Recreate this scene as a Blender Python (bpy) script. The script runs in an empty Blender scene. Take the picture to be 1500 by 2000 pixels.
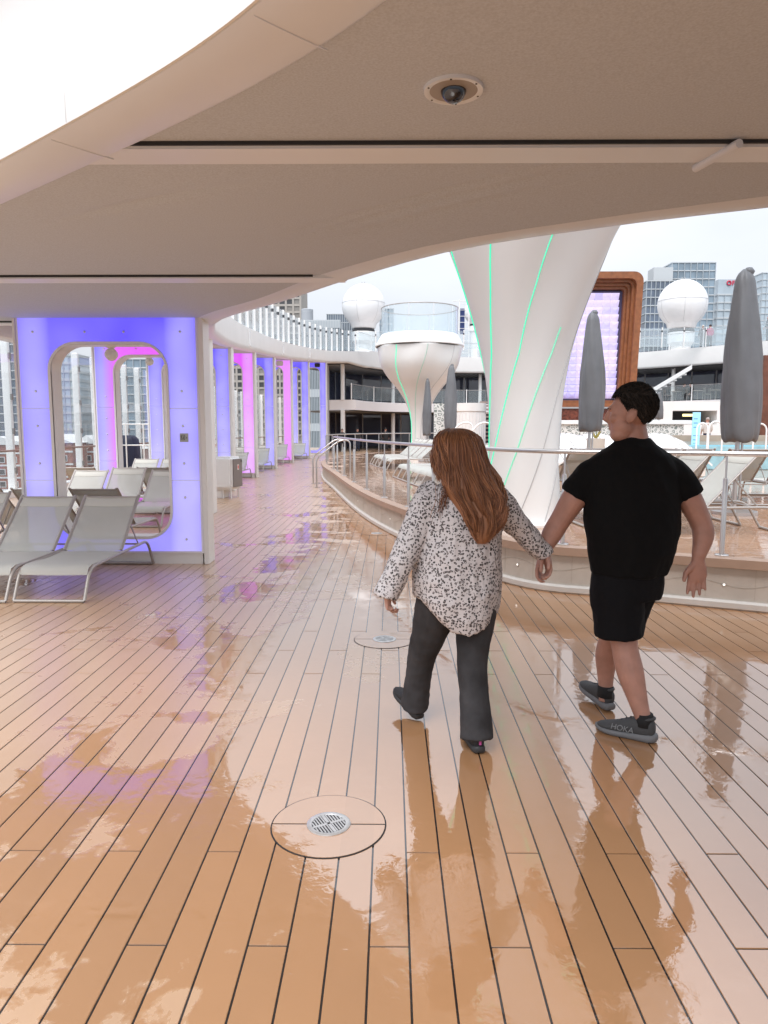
import bpy, bmesh, math, random
from mathutils import Vector, Matrix, noise as mnoise
random.seed(7)
R = math.radians
scene = bpy.context.scene
COL = scene.collection

# ------------------------------------------------------------------ camera
CAM_Z, F_PX, PITCH, YAW = 1.6, 1400.0, math.atan(162 / 1400), math.atan(13 / 1400)
cd = bpy.data.cameras.new('camera')
cam = bpy.data.objects.new('camera', cd)
COL.objects.link(cam)
cam.location = (0, 0, CAM_Z)
cam.rotation_euler = (math.pi / 2 - PITCH, 0, YAW)
cd.sensor_fit = 'VERTICAL'
cd.sensor_height = 36
cd.lens = 36 * F_PX / 2000
cd.clip_start, cd.clip_end = 0.05, 6000
scene.camera = cam

# ------------------------------------------------------------------ sky
world = bpy.data.worlds.new('World')
scene.world = world
world.use_nodes = True
wn, wl = world.node_tree.nodes, world.node_tree.links
wn.clear()
SUN_EL, SUN_ROT = R(58), R(200)
sky = wn.new('ShaderNodeTexSky')
sky.sky_type = 'NISHITA'
sky.sun_disc = False
sky.sun_elevation, sky.sun_rotation = SUN_EL, SUN_ROT
sky.dust_density = 4
hs = wn.new('ShaderNodeHueSaturation')
hs.inputs['Saturation'].default_value = 0.12
wl.new(sky.outputs[0], hs.inputs['Color'])
bg1 = wn.new('ShaderNodeBackground')
bg1.inputs['Strength'].default_value = 0.05
wl.new(hs.outputs[0], bg1.inputs[0])
tc = wn.new('ShaderNodeTexCoord')
cn = wn.new('ShaderNodeTexNoise')
cn.inputs['Scale'].default_value = 2.2
cn.inputs['Detail'].default_value = 5
mp = wn.new('ShaderNodeMapping')
mp.inputs['Scale'].default_value = (1, 1, 2.5)
wl.new(tc.outputs['Generated'], mp.inputs[0])
wl.new(mp.outputs[0], cn.inputs['Vector'])
cr = wn.new('ShaderNodeValToRGB')
cr.color_ramp.elements[0].position, cr.color_ramp.elements[1].position = 0.3, 0.65
cr.color_ramp.elements[0].color = (0.66, 0.71, 0.82, 1)
cr.color_ramp.elements[1].color = (0.87, 0.92, 1.0, 1)
wl.new(cn.outputs[0], cr.inputs[0])
bg2 = wn.new('ShaderNodeBackground')
# overcast luminance: brighter towards the zenith (CIE overcast sky)
sx = wn.new('ShaderNodeSeparateXYZ')
wl.new(tc.outputs['Generated'], sx.inputs[0])
oc = wn.new('ShaderNodeMapRange')
oc.inputs['From Min'].default_value, oc.inputs['From Max'].default_value = 0.0, 1.0
oc.inputs['To Min'].default_value, oc.inputs['To Max'].default_value = 0.40, 1.50
wl.new(sx.outputs['Z'], oc.inputs[0])
wl.new(oc.outputs[0], bg2.inputs['Strength'])
wl.new(cr.outputs[0], bg2.inputs[0])
ad = wn.new('ShaderNodeAddShader')
wl.new(bg1.outputs[0], ad.inputs[0])
wl.new(bg2.outputs[0], ad.inputs[1])
wo = wn.new('ShaderNodeOutputWorld')
wl.new(ad.outputs[0], wo.inputs[0])

sd = bpy.data.lights.new('sun', 'SUN')
sd.energy, sd.angle, sd.color = 1.5, R(30), (1, 0.985, 0.97)
sun = bpy.data.objects.new('sun', sd)
COL.objects.link(sun)
sdir = Vector((math.sin(SUN_ROT) * math.cos(SUN_EL), math.cos(SUN_ROT) * math.cos(SUN_EL), math.sin(SUN_EL)))
sun.rotation_euler = sdir.to_track_quat('Z', 'Y').to_euler()
sun.location = sdir * 60

vs = scene.view_settings
vs.view_transform, vs.look, vs.exposure, vs.gamma = 'Standard', 'None', 0.47, 1.0
vs.use_curve_mapping = False
scene.render.engine = 'CYCLES'
scene.cycles.max_bounces = 8
scene.cycles.diffuse_bounces = 4
scene.cycles.glossy_bounces = 4
scene.cycles.transparent_max_bounces = 16
scene.cycles.caustics_reflective = False
scene.cycles.caustics_refractive = False
scene.cycles.use_denoising = True

# ------------------------------------------------------------------ pixel helpers
_cR = Matrix.Rotation(YAW, 3, 'Z') @ Matrix.Rotation(math.pi / 2 - PITCH, 3, 'X')
def ray(px, py):
    return _cR @ Vector(((px - 750) / F_PX, -(py - 1000) / F_PX, -1))
def at(px, py, Y):
    d = ray(px, py)
    return Vector((0, 0, CAM_Z)) + d * (Y / d.y)
def onz(px, py, z):
    d = ray(px, py)
    return Vector((0, 0, CAM_Z)) + d * ((z - CAM_Z) / d.z)

# ------------------------------------------------------------------ object helpers
def V(*a): return Vector(a)
def tag(o, label=None, cat=None, group=None, kind=None):
    if label: o['label'] = label
    if cat: o['category'] = cat
    if group: o['group'] = group
    if kind: o['kind'] = kind
    return o
def empty(name, loc=(0, 0, 0), rz=0.0, **k):
    o = bpy.data.objects.new(name, None)
    COL.objects.link(o)
    o.location = loc
    o.rotation_euler = (0, 0, rz)
    o.empty_display_size = 0.1
    return tag(o, **k)
def link_mesh(name, me, parent=None, loc=None, **k):
    o = bpy.data.objects.new(name, me)
    COL.objects.link(o)
    if parent: o.parent = parent
    if loc is not None: o.location = loc
    return tag(o, **k)
def copy_tree(o, parent=None):
    c = o.copy()
    COL.objects.link(c)
    c.parent = parent
    for ch in o.children:
        copy_tree(ch, c)
    return c

class MB:
    """collects shapes for ONE mesh object"""
    def __init__(s):
        s.v, s.f = [], []
    def add(s, vs, fs):
        n = len(s.v)
        s.v += [tuple(p) for p in vs]
        s.f += [tuple(i + n for i in f) for f in fs]
        return s
    def box(s, x0, x1, y0, y1, z0, z1, M=None):
        vs = [V(x, y, z) for z in (z0, z1) for y in (y0, y1) for x in (x0, x1)]
        if M: vs = [M @ p for p in vs]
        return s.add(vs, [(0, 2, 3, 1), (4, 5, 7, 6), (0, 1, 5, 4), (2, 6, 7, 3), (0, 4, 6, 2), (1, 3, 7, 5)])
    def rings(s, rings, closed=True, cap=True):
        n = len(rings[0])
        vs = [p for r in rings for p in r]
        fs = []
        for i in range(len(rings) - 1):
            for j in range(n if closed else n - 1):
                a, b = i * n + j, i * n + (j + 1) % n
                fs.append((a, b, b + n, a + n))
        if cap and closed:
            fs.append(tuple(range(n - 1, -1, -1)))
            fs.append(tuple(range((len(rings) - 1) * n, len(rings) * n)))
        return s.add(vs, fs)
    def tube(s, pts, r, seg=8, ref=None, cap=True):
        pts = [Vector(p) for p in pts]
        n = len(pts)
        if not isinstance(r, (list, tuple)): r = [r] * n
        rg = []
        u = None
        for i, p in enumerate(pts):
            t = (pts[min(i + 1, n - 1)] - pts[max(i - 1, 0)])
            if t.length < 1e-9: t = V(0, 0, 1)
            t.normalize()
            if ref is not None:
                u = Vector(ref) - t * t.dot(Vector(ref))
            elif u is None:
                a = V(1, 0, 0) if abs(t.x) < 0.8 else V(0, 1, 0)
                u = a - t * t.dot(a)
            else:
                u = u - t * t.dot(u)
            if u.length < 1e-6:
                a = V(0, 1, 0)
                u = a - t * t.dot(a)
            u.normalize()
            w = t.cross(u)
            ri = r[i]
            ra, rb = ri if isinstance(ri, (list, tuple)) else (ri, ri)
            rg.append([p + u * (ra * math.cos(2 * math.pi * k / seg)) + w * (rb * math.sin(2 * math.pi * k / seg)) for k in range(seg)])
        return s.rings(rg, True, cap)
    def lathe(s, prof, seg=24, c=(0, 0, 0), cap=True):
        c = Vector(c)
        return s.rings([[c + V(r * math.cos(2 * math.pi * k / seg), r * math.sin(2 * math.pi * k / seg), z) for k in range(seg)] for r, z in prof], True, cap)
    def ellipsoid(s, c, r, M=None, nu=16, nv=10):
        c = Vector(c)
        rg = []
        for i in range(1, nv):
            ph = math.pi * i / nv
            rg.append([c + V(r[0] * math.sin(ph) * math.cos(2 * math.pi * k / nu), r[1] * math.sin(ph) * math.sin(2 * math.pi * k / nu), -r[2] * math.cos(ph)) for k in range(nu)])
        if M: rg = [[M @ p for p in q] for q in rg]
        return s.rings(rg)
    def poly(s, pts, z0, z1):
        """extruded plan polygon (simple), as n-gons"""
        n = len(pts)
        vs = [V(p[0], p[1], z0) for p in pts] + [V(p[0], p[1], z1) for p in pts]
        fs = [tuple(range(n - 1, -1, -1)), tuple(range(n, 2 * n))]
        fs += [(i, (i + 1) % n, (i + 1) % n + n, i + n) for i in range(n)]
        return s.add(vs, fs)
    def mesh(s, name, mat=None, smooth=None, bevel=0):
        me = bpy.data.meshes.new(name)
        me.from_pydata(s.v, [], s.f)
        bm = bmesh.new()
        bm.from_mesh(me)
        bmesh.ops.recalc_face_normals(bm, faces=bm.faces)
        if bevel:
            bmesh.ops.bevel(bm, geom=[e for e in bm.edges if len(e.link_faces) == 2 and e.calc_face_angle(0) > 0.6], offset=bevel, segments=2, affect='EDGES', clamp_overlap=True)
        bm.to_mesh(me)
        bm.free()
        if mat: me.materials.append(mat)
        if smooth is not None and me.polygons:
            me.polygons.foreach_set('use_smooth', [True] * len(me.polygons))
            if smooth < 179:
                me.set_sharp_from_angle(angle=R(smooth))
        return me
    def build(s, name, mat, parent=None, smooth=None, bevel=0, loc=None, **k):
        return link_mesh(name, s.mesh(name, mat, smooth, bevel), parent, loc, **k)

def blob(name, mb, mat, parent=None, voxel=0.012, smooth=4, **k):
    """fuse overlapping lofts into one continuous surface"""
    me = mb.mesh(name, mat)
    o = bpy.data.objects.new(name, me)
    COL.objects.link(o)
    m = o.modifiers.new('r', 'REMESH')
    m.mode, m.voxel_size, m.use_smooth_shade = 'VOXEL', voxel, True
    if smooth:
        q = o.modifiers.new('s', 'SMOOTH')
        q.factor, q.iterations = 0.5, smooth
    dg = bpy.context.evaluated_depsgraph_get()
    me2 = bpy.data.meshes.new_from_object(o.evaluated_get(dg))
    me2.name = name
    me2.materials.clear()
    me2.materials.append(mat)
    me2.polygons.foreach_set('use_smooth', [True] * len(me2.polygons))
    o.modifiers.clear()
    o.data = me2
    bpy.data.meshes.remove(me)
    if parent: o.parent = parent
    return tag(o, **k)

def catmull(pts, n=8):
    P = [Vector(p) for p in pts]
    P = [P[0] * 2 - P[1]] + P + [P[-1] * 2 - P[-2]]
    out = []
    for i in range(1, len(P) - 2):
        for k in range(n):
            t = k / n
            a, b, c, d = P[i - 1], P[i], P[i + 1], P[i + 2]
            out.append(0.5 * ((2 * b) + (c - a) * t + (2 * a - 5 * b + 4 * c - d) * t * t + (3 * b - a - 3 * c + d) * t ** 3))
    out.append(P[-2])
    return out
def resample(pts, step):
    L = [0]
    for a, b in zip(pts, pts[1:]): L.append(L[-1] + (b - a).length)
    n = max(1, round(L[-1] / step))
    out, j = [], 0
    for i in range(n + 1):
        s = L[-1] * i / n
        while j < len(L) - 2 and L[j + 1] < s: j += 1
        t = (s - L[j]) / max(1e-9, L[j + 1] - L[j])
        out.append(pts[j].lerp(pts[j + 1], min(1, t)))
    return out
def normals2d(pts):
    """left-hand plan normals along a path"""
    out = []
    for i in range(len(pts)):
        t = pts[min(i + 1, len(pts) - 1)] - pts[max(0, i - 1)]
        out.append(V(-t.y, t.x, 0).normalized())
    return out
def fillet(pts, r, n=5):
    """round the inner corners of a polyline"""
    P = [Vector(p) for p in pts]
    out = [P[0]]
    for i in range(1, len(P) - 1):
        a, b = (P[i - 1] - P[i]), (P[i + 1] - P[i])
        d = min(r, a.length * .49, b.length * .49)
        p0, p1 = P[i] + a.normalized() * d, P[i] + b.normalized() * d
        for k in range(n + 1):
            t = k / n
            out.append(p0 * (1 - t) ** 2 + P[i] * 2 * t * (1 - t) + p1 * t * t)
    out.append(P[-1])
    return out

# ------------------------------------------------------------------ materials
MATS = {}
def mat(name, color, rough=0.5, metal=0.0, var=0.0, vscale=3.0, bump=0.0, bscale=60.0, emit=None, estr=0.0, spec=None, coat=0.0, alpha=None, bstretch=None):
    if name in MATS: return MATS[name]
    m = bpy.data.materials.new(name)
    m.use_nodes = True
    nt = m.node_tree
    b = nt.nodes['Principled BSDF']
    b.inputs['Base Color'].default_value = (*color, 1)
    b.inputs['Roughness'].default_value = rough
    b.inputs['Metallic'].default_value = metal
    if spec is not None: b.inputs['Specular IOR Level'].default_value = spec
    if coat: b.inputs['Coat Weight'].default_value = coat
    if alpha is not None: b.inputs['Alpha'].default_value = alpha
    if emit:
        b.inputs['Emission Color'].default_value = (*emit, 1)
        b.inputs['Emission Strength'].default_value = estr
    g = nt.nodes.new('ShaderNodeNewGeometry')
    def nz(scale, detail=4, st=None):
        n = nt.nodes.new('ShaderNodeTexNoise')
        n.inputs['Scale'].default_value = scale
        n.inputs['Detail'].default_value = detail
        src = g.outputs['Position']
        if st:
            mpn = nt.nodes.new('ShaderNodeMapping')
            mpn.inputs['Scale'].default_value = st
            nt.links.new(src, mpn.inputs[0])
            src = mpn.outputs[0]
        nt.links.new(src, n.inputs['Vector'])
        return n
    if var:
        n = nz(vscale)
        mx = nt.nodes.new('ShaderNodeMix')
        mx.data_type = 'RGBA'
        mx.inputs['A'].default_value = (*[c * (1 - var) for c in color], 1)
        mx.inputs['B'].default_value = (*[min(1, c * (1 + var)) for c in color], 1)
        rp = nt.nodes.new('ShaderNodeMapRange')
        rp.inputs['From Min'].default_value, rp.inputs['From Max'].default_value = 0.3, 0.7
        nt.links.new(n.outputs[0], rp.inputs[0])
        nt.links.new(rp.outputs[0], mx.inputs['Factor'])
        nt.links.new(mx.outputs['Result'], b.inputs['Base Color'])
    if bump:
        n = nz(bscale, 3, bstretch)
        bp = nt.nodes.new('ShaderNodeBump')
        bp.inputs['Strength'].default_value = 1
        bp.inputs['Distance'].default_value = bump
        nt.links.new(n.outputs[0], bp.inputs['Height'])
        nt.links.new(bp.outputs[0], b.inputs['Normal'])
    MATS[name] = m
    return m

def glassmat(name, tint, fac, rough=0.02, refl=1.0):
    """clear glazing: see-through with fresnel mirror, plus a little tint body"""
    m = bpy.data.materials.new(name)
    m.use_nodes = True
    nt = m.node_tree
    nt.nodes.clear()
    tr = nt.nodes.new('ShaderNodeBsdfTransparent')
    tr.inputs[0].default_value = (*[1 - fac * (1 - c) for c in tint], 1)
    df = nt.nodes.new('ShaderNodeBsdfDiffuse')
    df.inputs[0].default_value = (*tint, 1)
    gl = nt.nodes.new('ShaderNodeBsdfGlossy')
    gl.inputs['Roughness'].default_value = rough
    m1 = nt.nodes.new('ShaderNodeMixShader')
    m1.inputs[0].default_value = fac * 0.5
    nt.links.new(tr.outputs[0], m1.inputs[1])
    nt.links.new(df.outputs[0], m1.inputs[2])
    fr = nt.nodes.new('ShaderNodeLayerWeight')
    pw = nt.nodes.new('ShaderNodeMath')
    pw.operation = 'POWER'
    pw.inputs[1].default_value = 5
    nt.links.new(fr.outputs['Facing'], pw.inputs[0])
    mu = nt.nodes.new('ShaderNodeMath')
    mu.operation = 'MULTIPLY_ADD'
    mu.inputs[1].default_value = .6 * refl
    mu.inputs[2].default_value = .04 * refl
    nt.links.new(pw.outputs[0], mu.inputs[0])
    m2 = nt.nodes.new('ShaderNodeMixShader')
    nt.links.new(mu.outputs[0], m2.inputs[0])
    nt.links.new(m1.outputs[0], m2.inputs[1])
    nt.links.new(gl.outputs[0], m2.inputs[2])
    o = nt.nodes.new('ShaderNodeOutputMaterial')
    nt.links.new(m2.outputs[0], o.inputs[0])
    MATS[name] = m
    return m

def deckmat(name, dry, wetc, bias_left, coat_ior=1.75, grain=False):
    """planking with a broken film of rain water"""
    m = bpy.data.materials.new(name)
    m.use_nodes = True
    nt = m.node_tree
    N, L = nt.nodes.new, nt.links.new
    b = nt.nodes['Principled BSDF']
    g = N('ShaderNodeNewGeometry')
    def noise(scale, detail=5, dist=0.0, rough=.55, vec=None):
        n = N('ShaderNodeTexNoise')
        n.inputs['Scale'].default_value = scale
        n.inputs['Detail'].default_value = detail
        n.inputs['Roughness'].default_value = rough
        n.inputs['Distortion'].default_value = dist
        L(vec or g.outputs['Position'], n.inputs['Vector'])
        return n.outputs[0]
    def math_(op, a, bb, clamp=False):
        n = N('ShaderNodeMath')
        n.operation = op
        n.use_clamp = clamp
        for i, x in enumerate((a, bb)):
            if isinstance(x, (int, float)): n.inputs[i].default_value = x
            else: L(x, n.inputs[i])
        return n.outputs[0]
    def mrange(x, a, bb, c, d):
        n = N('ShaderNodeMapRange')
        n.inputs['From Min'].default_value, n.inputs['From Max'].default_value = a, bb
        n.inputs['To Min'].default_value, n.inputs['To Max'].default_value = c, d
        L(x, n.inputs[0])
        return n.outputs[0]
    sep = N('ShaderNodeSeparateXYZ')
    L(g.outputs['Position'], sep.inputs[0])
    big = noise(1.15, 7, .5, .6)
    fine = noise(9, 4, 1.2)
    s = math_('ADD', big, math_('MULTIPLY', math_('SUBTRACT', fine, .5), .16))
    # less water lies on the port side under the canopy edge
    s = math_('ADD', s, mrange(sep.outputs['X'], -2.4, .6, -bias_left, .22))
    wet = mrange(s, .485, .515, 0, 1)
    rip = noise(26, 3, .6)
    rip2 = noise(5, 2)
    mx = N('ShaderNodeMix')
    mx.data_type = 'RGBA'
    mx.inputs['A'].default_value = (*dry, 1)
    mx.inputs['B'].default_value = (*wetc, 1)
    L(wet, mx.inputs['Factor'])
    var = N('ShaderNodeTexWhiteNoise')
    var.noise_dimensions = '2D'
    fl = N('ShaderNodeVectorMath')
    fl.operation = 'FLOOR'
    dv = N('ShaderNodeVectorMath')
    dv.operation = 'DIVIDE'
    dv.inputs[1].default_value = (.1263, 1000, 1)
    sh_ = N('ShaderNodeVectorMath')
    sh_.operation = 'ADD'
    sh_.inputs[1].default_value = (-.060 + 12.63, 10, .5)
    L(g.outputs['Position'], sh_.inputs[0])
    L(sh_.outputs[0], dv.inputs[0])
    L(dv.outputs[0], fl.inputs[0])
    L(fl.outputs[0], var.inputs['Vector'])
    vv = N('ShaderNodeMix')
    vv.data_type = 'RGBA'
    vv.blend_type = 'MULTIPLY'
    vv.inputs['Factor'].default_value = 1
    L(mx.outputs['Result'], vv.inputs['A'])
    cc = N('ShaderNodeCombineColor')
    t = math_('ADD', mrange(var.outputs['Value'], 0, 1, .93, 1.04), math_('MULTIPLY', math_('SUBTRACT', noise(2.3, 6), .5), .14))
    for i in range(3): L(t, cc.inputs[i])
    L(cc.outputs[0], vv.inputs['B'])
    L(vv.outputs['Result'], b.inputs['Base Color'])
    b.inputs['Roughness'].default_value = .6
    b.inputs['Specular IOR Level'].default_value = .2
    b.inputs['Coat Weight'].default_value = 1
    b.inputs['Coat IOR'].default_value = coat_ior
    L(mrange(wet, 0, 1, .30, .025), b.inputs['Coat Roughness'])
    bp = N('ShaderNodeBump')
    bp.inputs['Strength'].default_value = 1
    bp.inputs['Distance'].default_value = .0008
    h = math_('ADD', math_('MULTIPLY', rip, mrange(rip2, .45, .65, .1, 1.6)), math_('MULTIPLY', wet, .9))
    L(h, bp.inputs['Height'])
    L(bp.outputs[0], b.inputs['Coat Normal'])
    MATS[name] = m
    return m

def panelmat(name, deep, pale, estr, pink=None, flip=1.0):
    """back-lit acrylic: uneven LED glow put into the emission colour, paler further down"""
    m = bpy.data.materials.new(name)
    m.use_nodes = True
    nt = m.node_tree
    N, L = nt.nodes.new, nt.links.new
    b = nt.nodes['Principled BSDF']
    b.inputs['Base Color'].default_value = (.16, .15, .3, 1)
    b.inputs['Roughness'].default_value = .22
    tcn = N('ShaderNodeTexCoord')
    sp = N('ShaderNodeSeparateXYZ')
    L(tcn.outputs['Object'], sp.inputs[0])
    nz = N('ShaderNodeTexNoise')
    nz.inputs['Scale'].default_value = 1.6
    nz.inputs['Detail'].default_value = 1
    L(tcn.outputs['Object'], nz.inputs['Vector'])
    def mth(op, x, y=None, clamp=False):
        n = N('ShaderNodeMath')
        n.operation = op
        n.use_clamp = clamp
        for i, q in enumerate((x, y)):
            if q is None: continue
            if isinstance(q, (int, float)): n.inputs[i].default_value = q
            else: L(q, n.inputs[i])
        return n.outputs[0]
    # edge-lit falloff put into the colour: the middle of each pillar is palest
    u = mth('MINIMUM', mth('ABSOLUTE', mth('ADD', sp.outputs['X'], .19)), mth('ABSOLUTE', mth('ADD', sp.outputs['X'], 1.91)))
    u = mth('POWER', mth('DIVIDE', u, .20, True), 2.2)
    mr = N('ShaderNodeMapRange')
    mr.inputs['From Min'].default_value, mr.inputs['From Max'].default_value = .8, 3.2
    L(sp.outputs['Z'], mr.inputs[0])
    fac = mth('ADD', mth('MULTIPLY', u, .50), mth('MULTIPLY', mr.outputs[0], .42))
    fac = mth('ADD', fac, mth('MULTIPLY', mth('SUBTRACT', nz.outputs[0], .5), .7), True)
    mx = N('ShaderNodeMix')
    mx.data_type = 'RGBA'
    mx.inputs['A'].default_value = (*pale, 1)
    mx.inputs['B'].default_value = (*deep, 1)
    L(fac, mx.inputs['Factor'])
    col = mx.outputs['Result']
    if pink:
        m3 = N('ShaderNodeMapRange')
        m3.inputs['From Min'].default_value, m3.inputs['From Max'].default_value = pink[3], pink[4]
        L(sp.outputs['X'], m3.inputs[0])
        m4 = N('ShaderNodeMix')
        m4.data_type = 'RGBA'
        L(m3.outputs[0], m4.inputs['Factor'])
        L(col, m4.inputs['A'])
        m4.inputs['B'].default_value = (*pink[:3], 1)
        col = m4.outputs['Result']
    L(col, b.inputs['Emission Color'])
    b.inputs['Emission Strength'].default_value = estr
    MATS[name] = m
    return m

WHITE = mat('white_paint', (.80, .80, .79), .35, var=.03, vscale=1.2, bump=.0004, bscale=8)
WHITE2 = mat('white_gloss', (.82, .82, .82), .25, var=.02, vscale=.8)
BEIGE = mat('canopy_paint', (.74, .80, .90), .4, var=.03, vscale=1.0, bump=.0006, bscale=12)
STEEL = mat('brushed_steel', (.62, .60, .59), .28, 1.0, bump=.0002, bscale=90, bstretch=(1, 1, .05))
DARK = mat('dark_metal', (.03, .03, .035), .45)
BLACK = mat('caulk_and_gap_shade', (.018, .018, .02), .5)  # also colours the black strips drawn for shade along the ceiling
FRAME = mat('taupe_frame', (.40, .37, .345), .38, .3)
GREY = mat('cover_cloth', (.14, .145, .155), .5, var=.12, vscale=2.5, bump=.012, bscale=9, bstretch=(1, 1, .18))
WOOD = mat('brown_wood', (.25, .09, .034), .4, var=.22, vscale=5, bump=.0005, bscale=30)
DECK = deckmat('wet_deck', (.52, .325, .19), (.43, .228, .108), .13, 2.6)
DECK2 = deckmat('wet_platform', (.55, .36, .25), (.46, .27, .165), .0, 1.5)
CAULK = deckmat('wet_caulk', (.018, .018, .02), (.010, .010, .011), .13, 1.9)
STONE = mat('wall_stone', (.50, .45, .395), .7, var=.07, vscale=6, bump=.0025, bscale=45)
BRONZE = mat('edge_board', (.38, .255, .185), .5, var=.08, vscale=4)
GLASS = glassmat('clear_glass', (.78, .88, .9), .16)
GLASSB = glassmat('balustrade_glass', (.80, .88, .92), .32)
DGLASS = mat('dark_glass', (.035, .04, .06), .06, spec=.8)
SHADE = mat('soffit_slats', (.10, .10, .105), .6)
# ================================================================== setting: water, deck
WATER = mat('sea', (.10, .13, .15), .12, bump=.15, bscale=.25)
MB().add([V(-3000, -500, -28), V(3000, -500, -28), V(3000, 4000, -28), V(-3000, 4000, -28)], [(0, 1, 2, 3)]).build('water', WATER, kind='structure')
QUAY = mat('quay_ground', (.16, .16, .15), .85, var=.2, vscale=.05)
MB().box(-900, 900, 190, 1500, -27.9, -24).build('ground', QUAY, kind='structure')

PW, PL, GAP = .1263, 3.0, .0068
deck = MB().box(-9.6, 27, -5, 64, -.30, -.0035).build('deck', CAULK, kind='structure')
# platform outline (plan), from the foot of its wall on the deck
WALL = catmull([V(*onz(px, py, 0)[:2], 0) for px, py in ((1500, 1196), (1200, 1166), (980, 1134), (780, 1049), (700, 1000), (652, 955))], 8)
w0, w1 = WALL[0], WALL[1]
ext = catmull([V(24, 4.6, 0), V(16, 4.9, 0), V(10, 5.25, 0), V(6, 5.65, 0), w0], 6)[:-1]
tail = catmull([WALL[-1], V(-2.15, 23.0, 0), V(-2.45, 27, 0), V(-1.9, 32, 0), V(.5, 37.5, 0), V(5, 41, 0), V(14, 43, 0), V(24, 43, 0)], 6)[1:]
OUTLINE = ext + WALL + tail

def in_platform(x, y):
    c = False
    P = OUTLINE
    for i in range(len(P)):
        a, b = P[i], P[i - 1]
        if (a.y > y) != (b.y > y) and x < (b.x - a.x) * (y - a.y) / (b.y - a.y) + a.x: c = not c
    return c

planks = []
ROW = .5                                      # stagger of the butt joints
for ix in range(-78, 46):
    x = ix * PW + .060 + GAP / 2
    cls = ix % 3
    off = {2: 2.065, 0: 2.565, 1: 1.565}[cls]
    for k in range(-2, 21):
        y0 = off + k * PL
        yc = y0 + PL / 2
        if x < -9.4 or y0 > 60 or y0 + PL < -3: continue
        if in_platform(x + PW / 2, y0 + .4) and in_platform(x + PW / 2, y0 + PL - .4): continue
        yn = max(y0, .9)
        vis = y0 + PL > 1.6 and abs(x) < .62 * (y0 + PL)
        size = PW * PL / max(1.2, yc) ** 2 / max(1.2, yc) if vis else 0
        planks.append((size, x, y0))
planks.sort(reverse=True)
pm = MB().box(0, PW - GAP, 0, PL - GAP, -.02, 0).mesh('plank', DECK, bevel=.0012)
for s, x, y in planks[:298]:
    link_mesh('plank', pm, deck, (x, y, 0))
rest = MB()
for s, x, y in planks[298:]:
    rest.box(x, x + PW - GAP, y, y + PL - GAP, -.02, 0)
rest.build('far_planking', DECK, deck, kind='stuff')

# ---- round drains let into the planking
GRATE = mat('zinc_grate', (.62, .62, .62), .35, .6, var=.1, vscale=30)
def drain(c, label, rings=True):
    root = empty('deck_drain', (c.x, c.y, 0), label=label, cat='drain', group='round drains in the deck')
    if rings:
        MB().lathe([(.235, -.01), (.235, .0015), (.228, .002)], 48).build('caulk_ring', BLACK, root)
        for s in (0, 1):
            pts = [V(.229 * math.cos(a), .229 * math.sin(a), 0) for a in [R(1.0 + 178 * k / 24) for k in range(25)]]
            if s: pts = [V(-p.x, -p.y, 0) for p in pts]
            MB().poly(pts, -.005, .0035).build('half_round_board', DECK, root)
    MB().lathe([(.089, .0), (.089, .006), (.086, .0075), (.070, .0075), (.068, .005), (.068, 0)], 40).build('rim', GRATE, root, smooth=40)
    MB().lathe([(.068, .003), (.068, .0042)], 32).build('shadow_disc', BLACK, root)
    g = MB()
    for q in range(4):
        a = R(28 + 90 * q)
        g.box(-.006, .068, -.006, .006, .0045, .0075, Matrix.Rotation(a, 4, 'Z'))
    for k in range(-5, 6):
        x = k * .0118
        h = math.sqrt(max(0, .067 ** 2 - x * x))
        g.box(x - .0028, x + .0028, -h, h, .0044, .0070, Matrix.Rotation(R(28), 4, 'Z'))
    g.build('grille', GRATE, root)
    return root
drain(onz(642, 1611, 0), 'nearest round white drain grate in a circle cut into the planks')
drain(onz(751, 1249, 0), 'round drain grate beside the jeans of the walking woman')
drain(onz(736, 1042, 0), 'farthest small round drain grate near the curved platform wall')

# ================================================================== raised platform
PZ = .45
plat = MB().poly([(p.x, p.y) for p in OUTLINE], -.01, PZ - .075).build('platform_wall', STONE, label='curved cream stone wall holding up the raised pool terrace', cat='wall')
NRM = normals2d(OUTLINE)          # left-hand normal; path runs right -> left so outward is the left normal's opposite
def outward(i):
    p, n = OUTLINE[i], NRM[i]
    return -n if in_platform(p.x + n.x * .3, p.y + n.y * .3) else n
OUTN = [outward(i) for i in range(len(OUTLINE))]
def edge_strip(prof, name, mt, parent, i0=0, i1=None, smooth=30):
    """sweep an (offset outward, z) profile along the platform outline"""
    i1 = i1 or len(OUTLINE)
    rg = [[OUTLINE[i] + OUTN[i] * o + V(0, 0, z) for o, z in prof] for i in range(i0, i1)]
    return MB().rings(rg).build(name, mt, parent, smooth)
i_s, i_e = 14, len(ext) + len(WALL) + 26
edge_strip([(.03, -.005), (.05, .015), (.05, .062), (.03, .078), (-.02, .078), (-.02, -.005)], 'kerb', mat('kerb_paint', (.60, .57, .53), .5, var=.06, vscale=5), plat, 0, i_e)
edge_strip([(-.05, PZ - .075), (.045, PZ - .075), (.045, PZ + .004), (-.02, PZ + .006), (-.12, PZ + .006), (-.12, PZ - .02)], 'edge_board', BRONZE, plat, 0, i_e)
GROOVE = mat('groove', (.42, .37, .31), .8)
path = resample(OUTLINE[len(ext) - 3:len(ext) + len(WALL)], .05)
pn = normals2d(path)
sgn = 1 if not in_platform(path[20].x + pn[20].x * .3, path[20].y + pn[20].y * .3) else -1
s = 0
gp = []
for i, p in enumerate(path):
    gp.append(p + pn[i] * sgn * .0015 + V(0, 0, .235 + .035 * math.sin(i * .05 * 2 * math.pi / .85) + .012 * math.sin(i * .05 * 2.3)))
MB().tube(gp, .0025, 4).build('wave_groove', GROOVE, plat)
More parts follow.
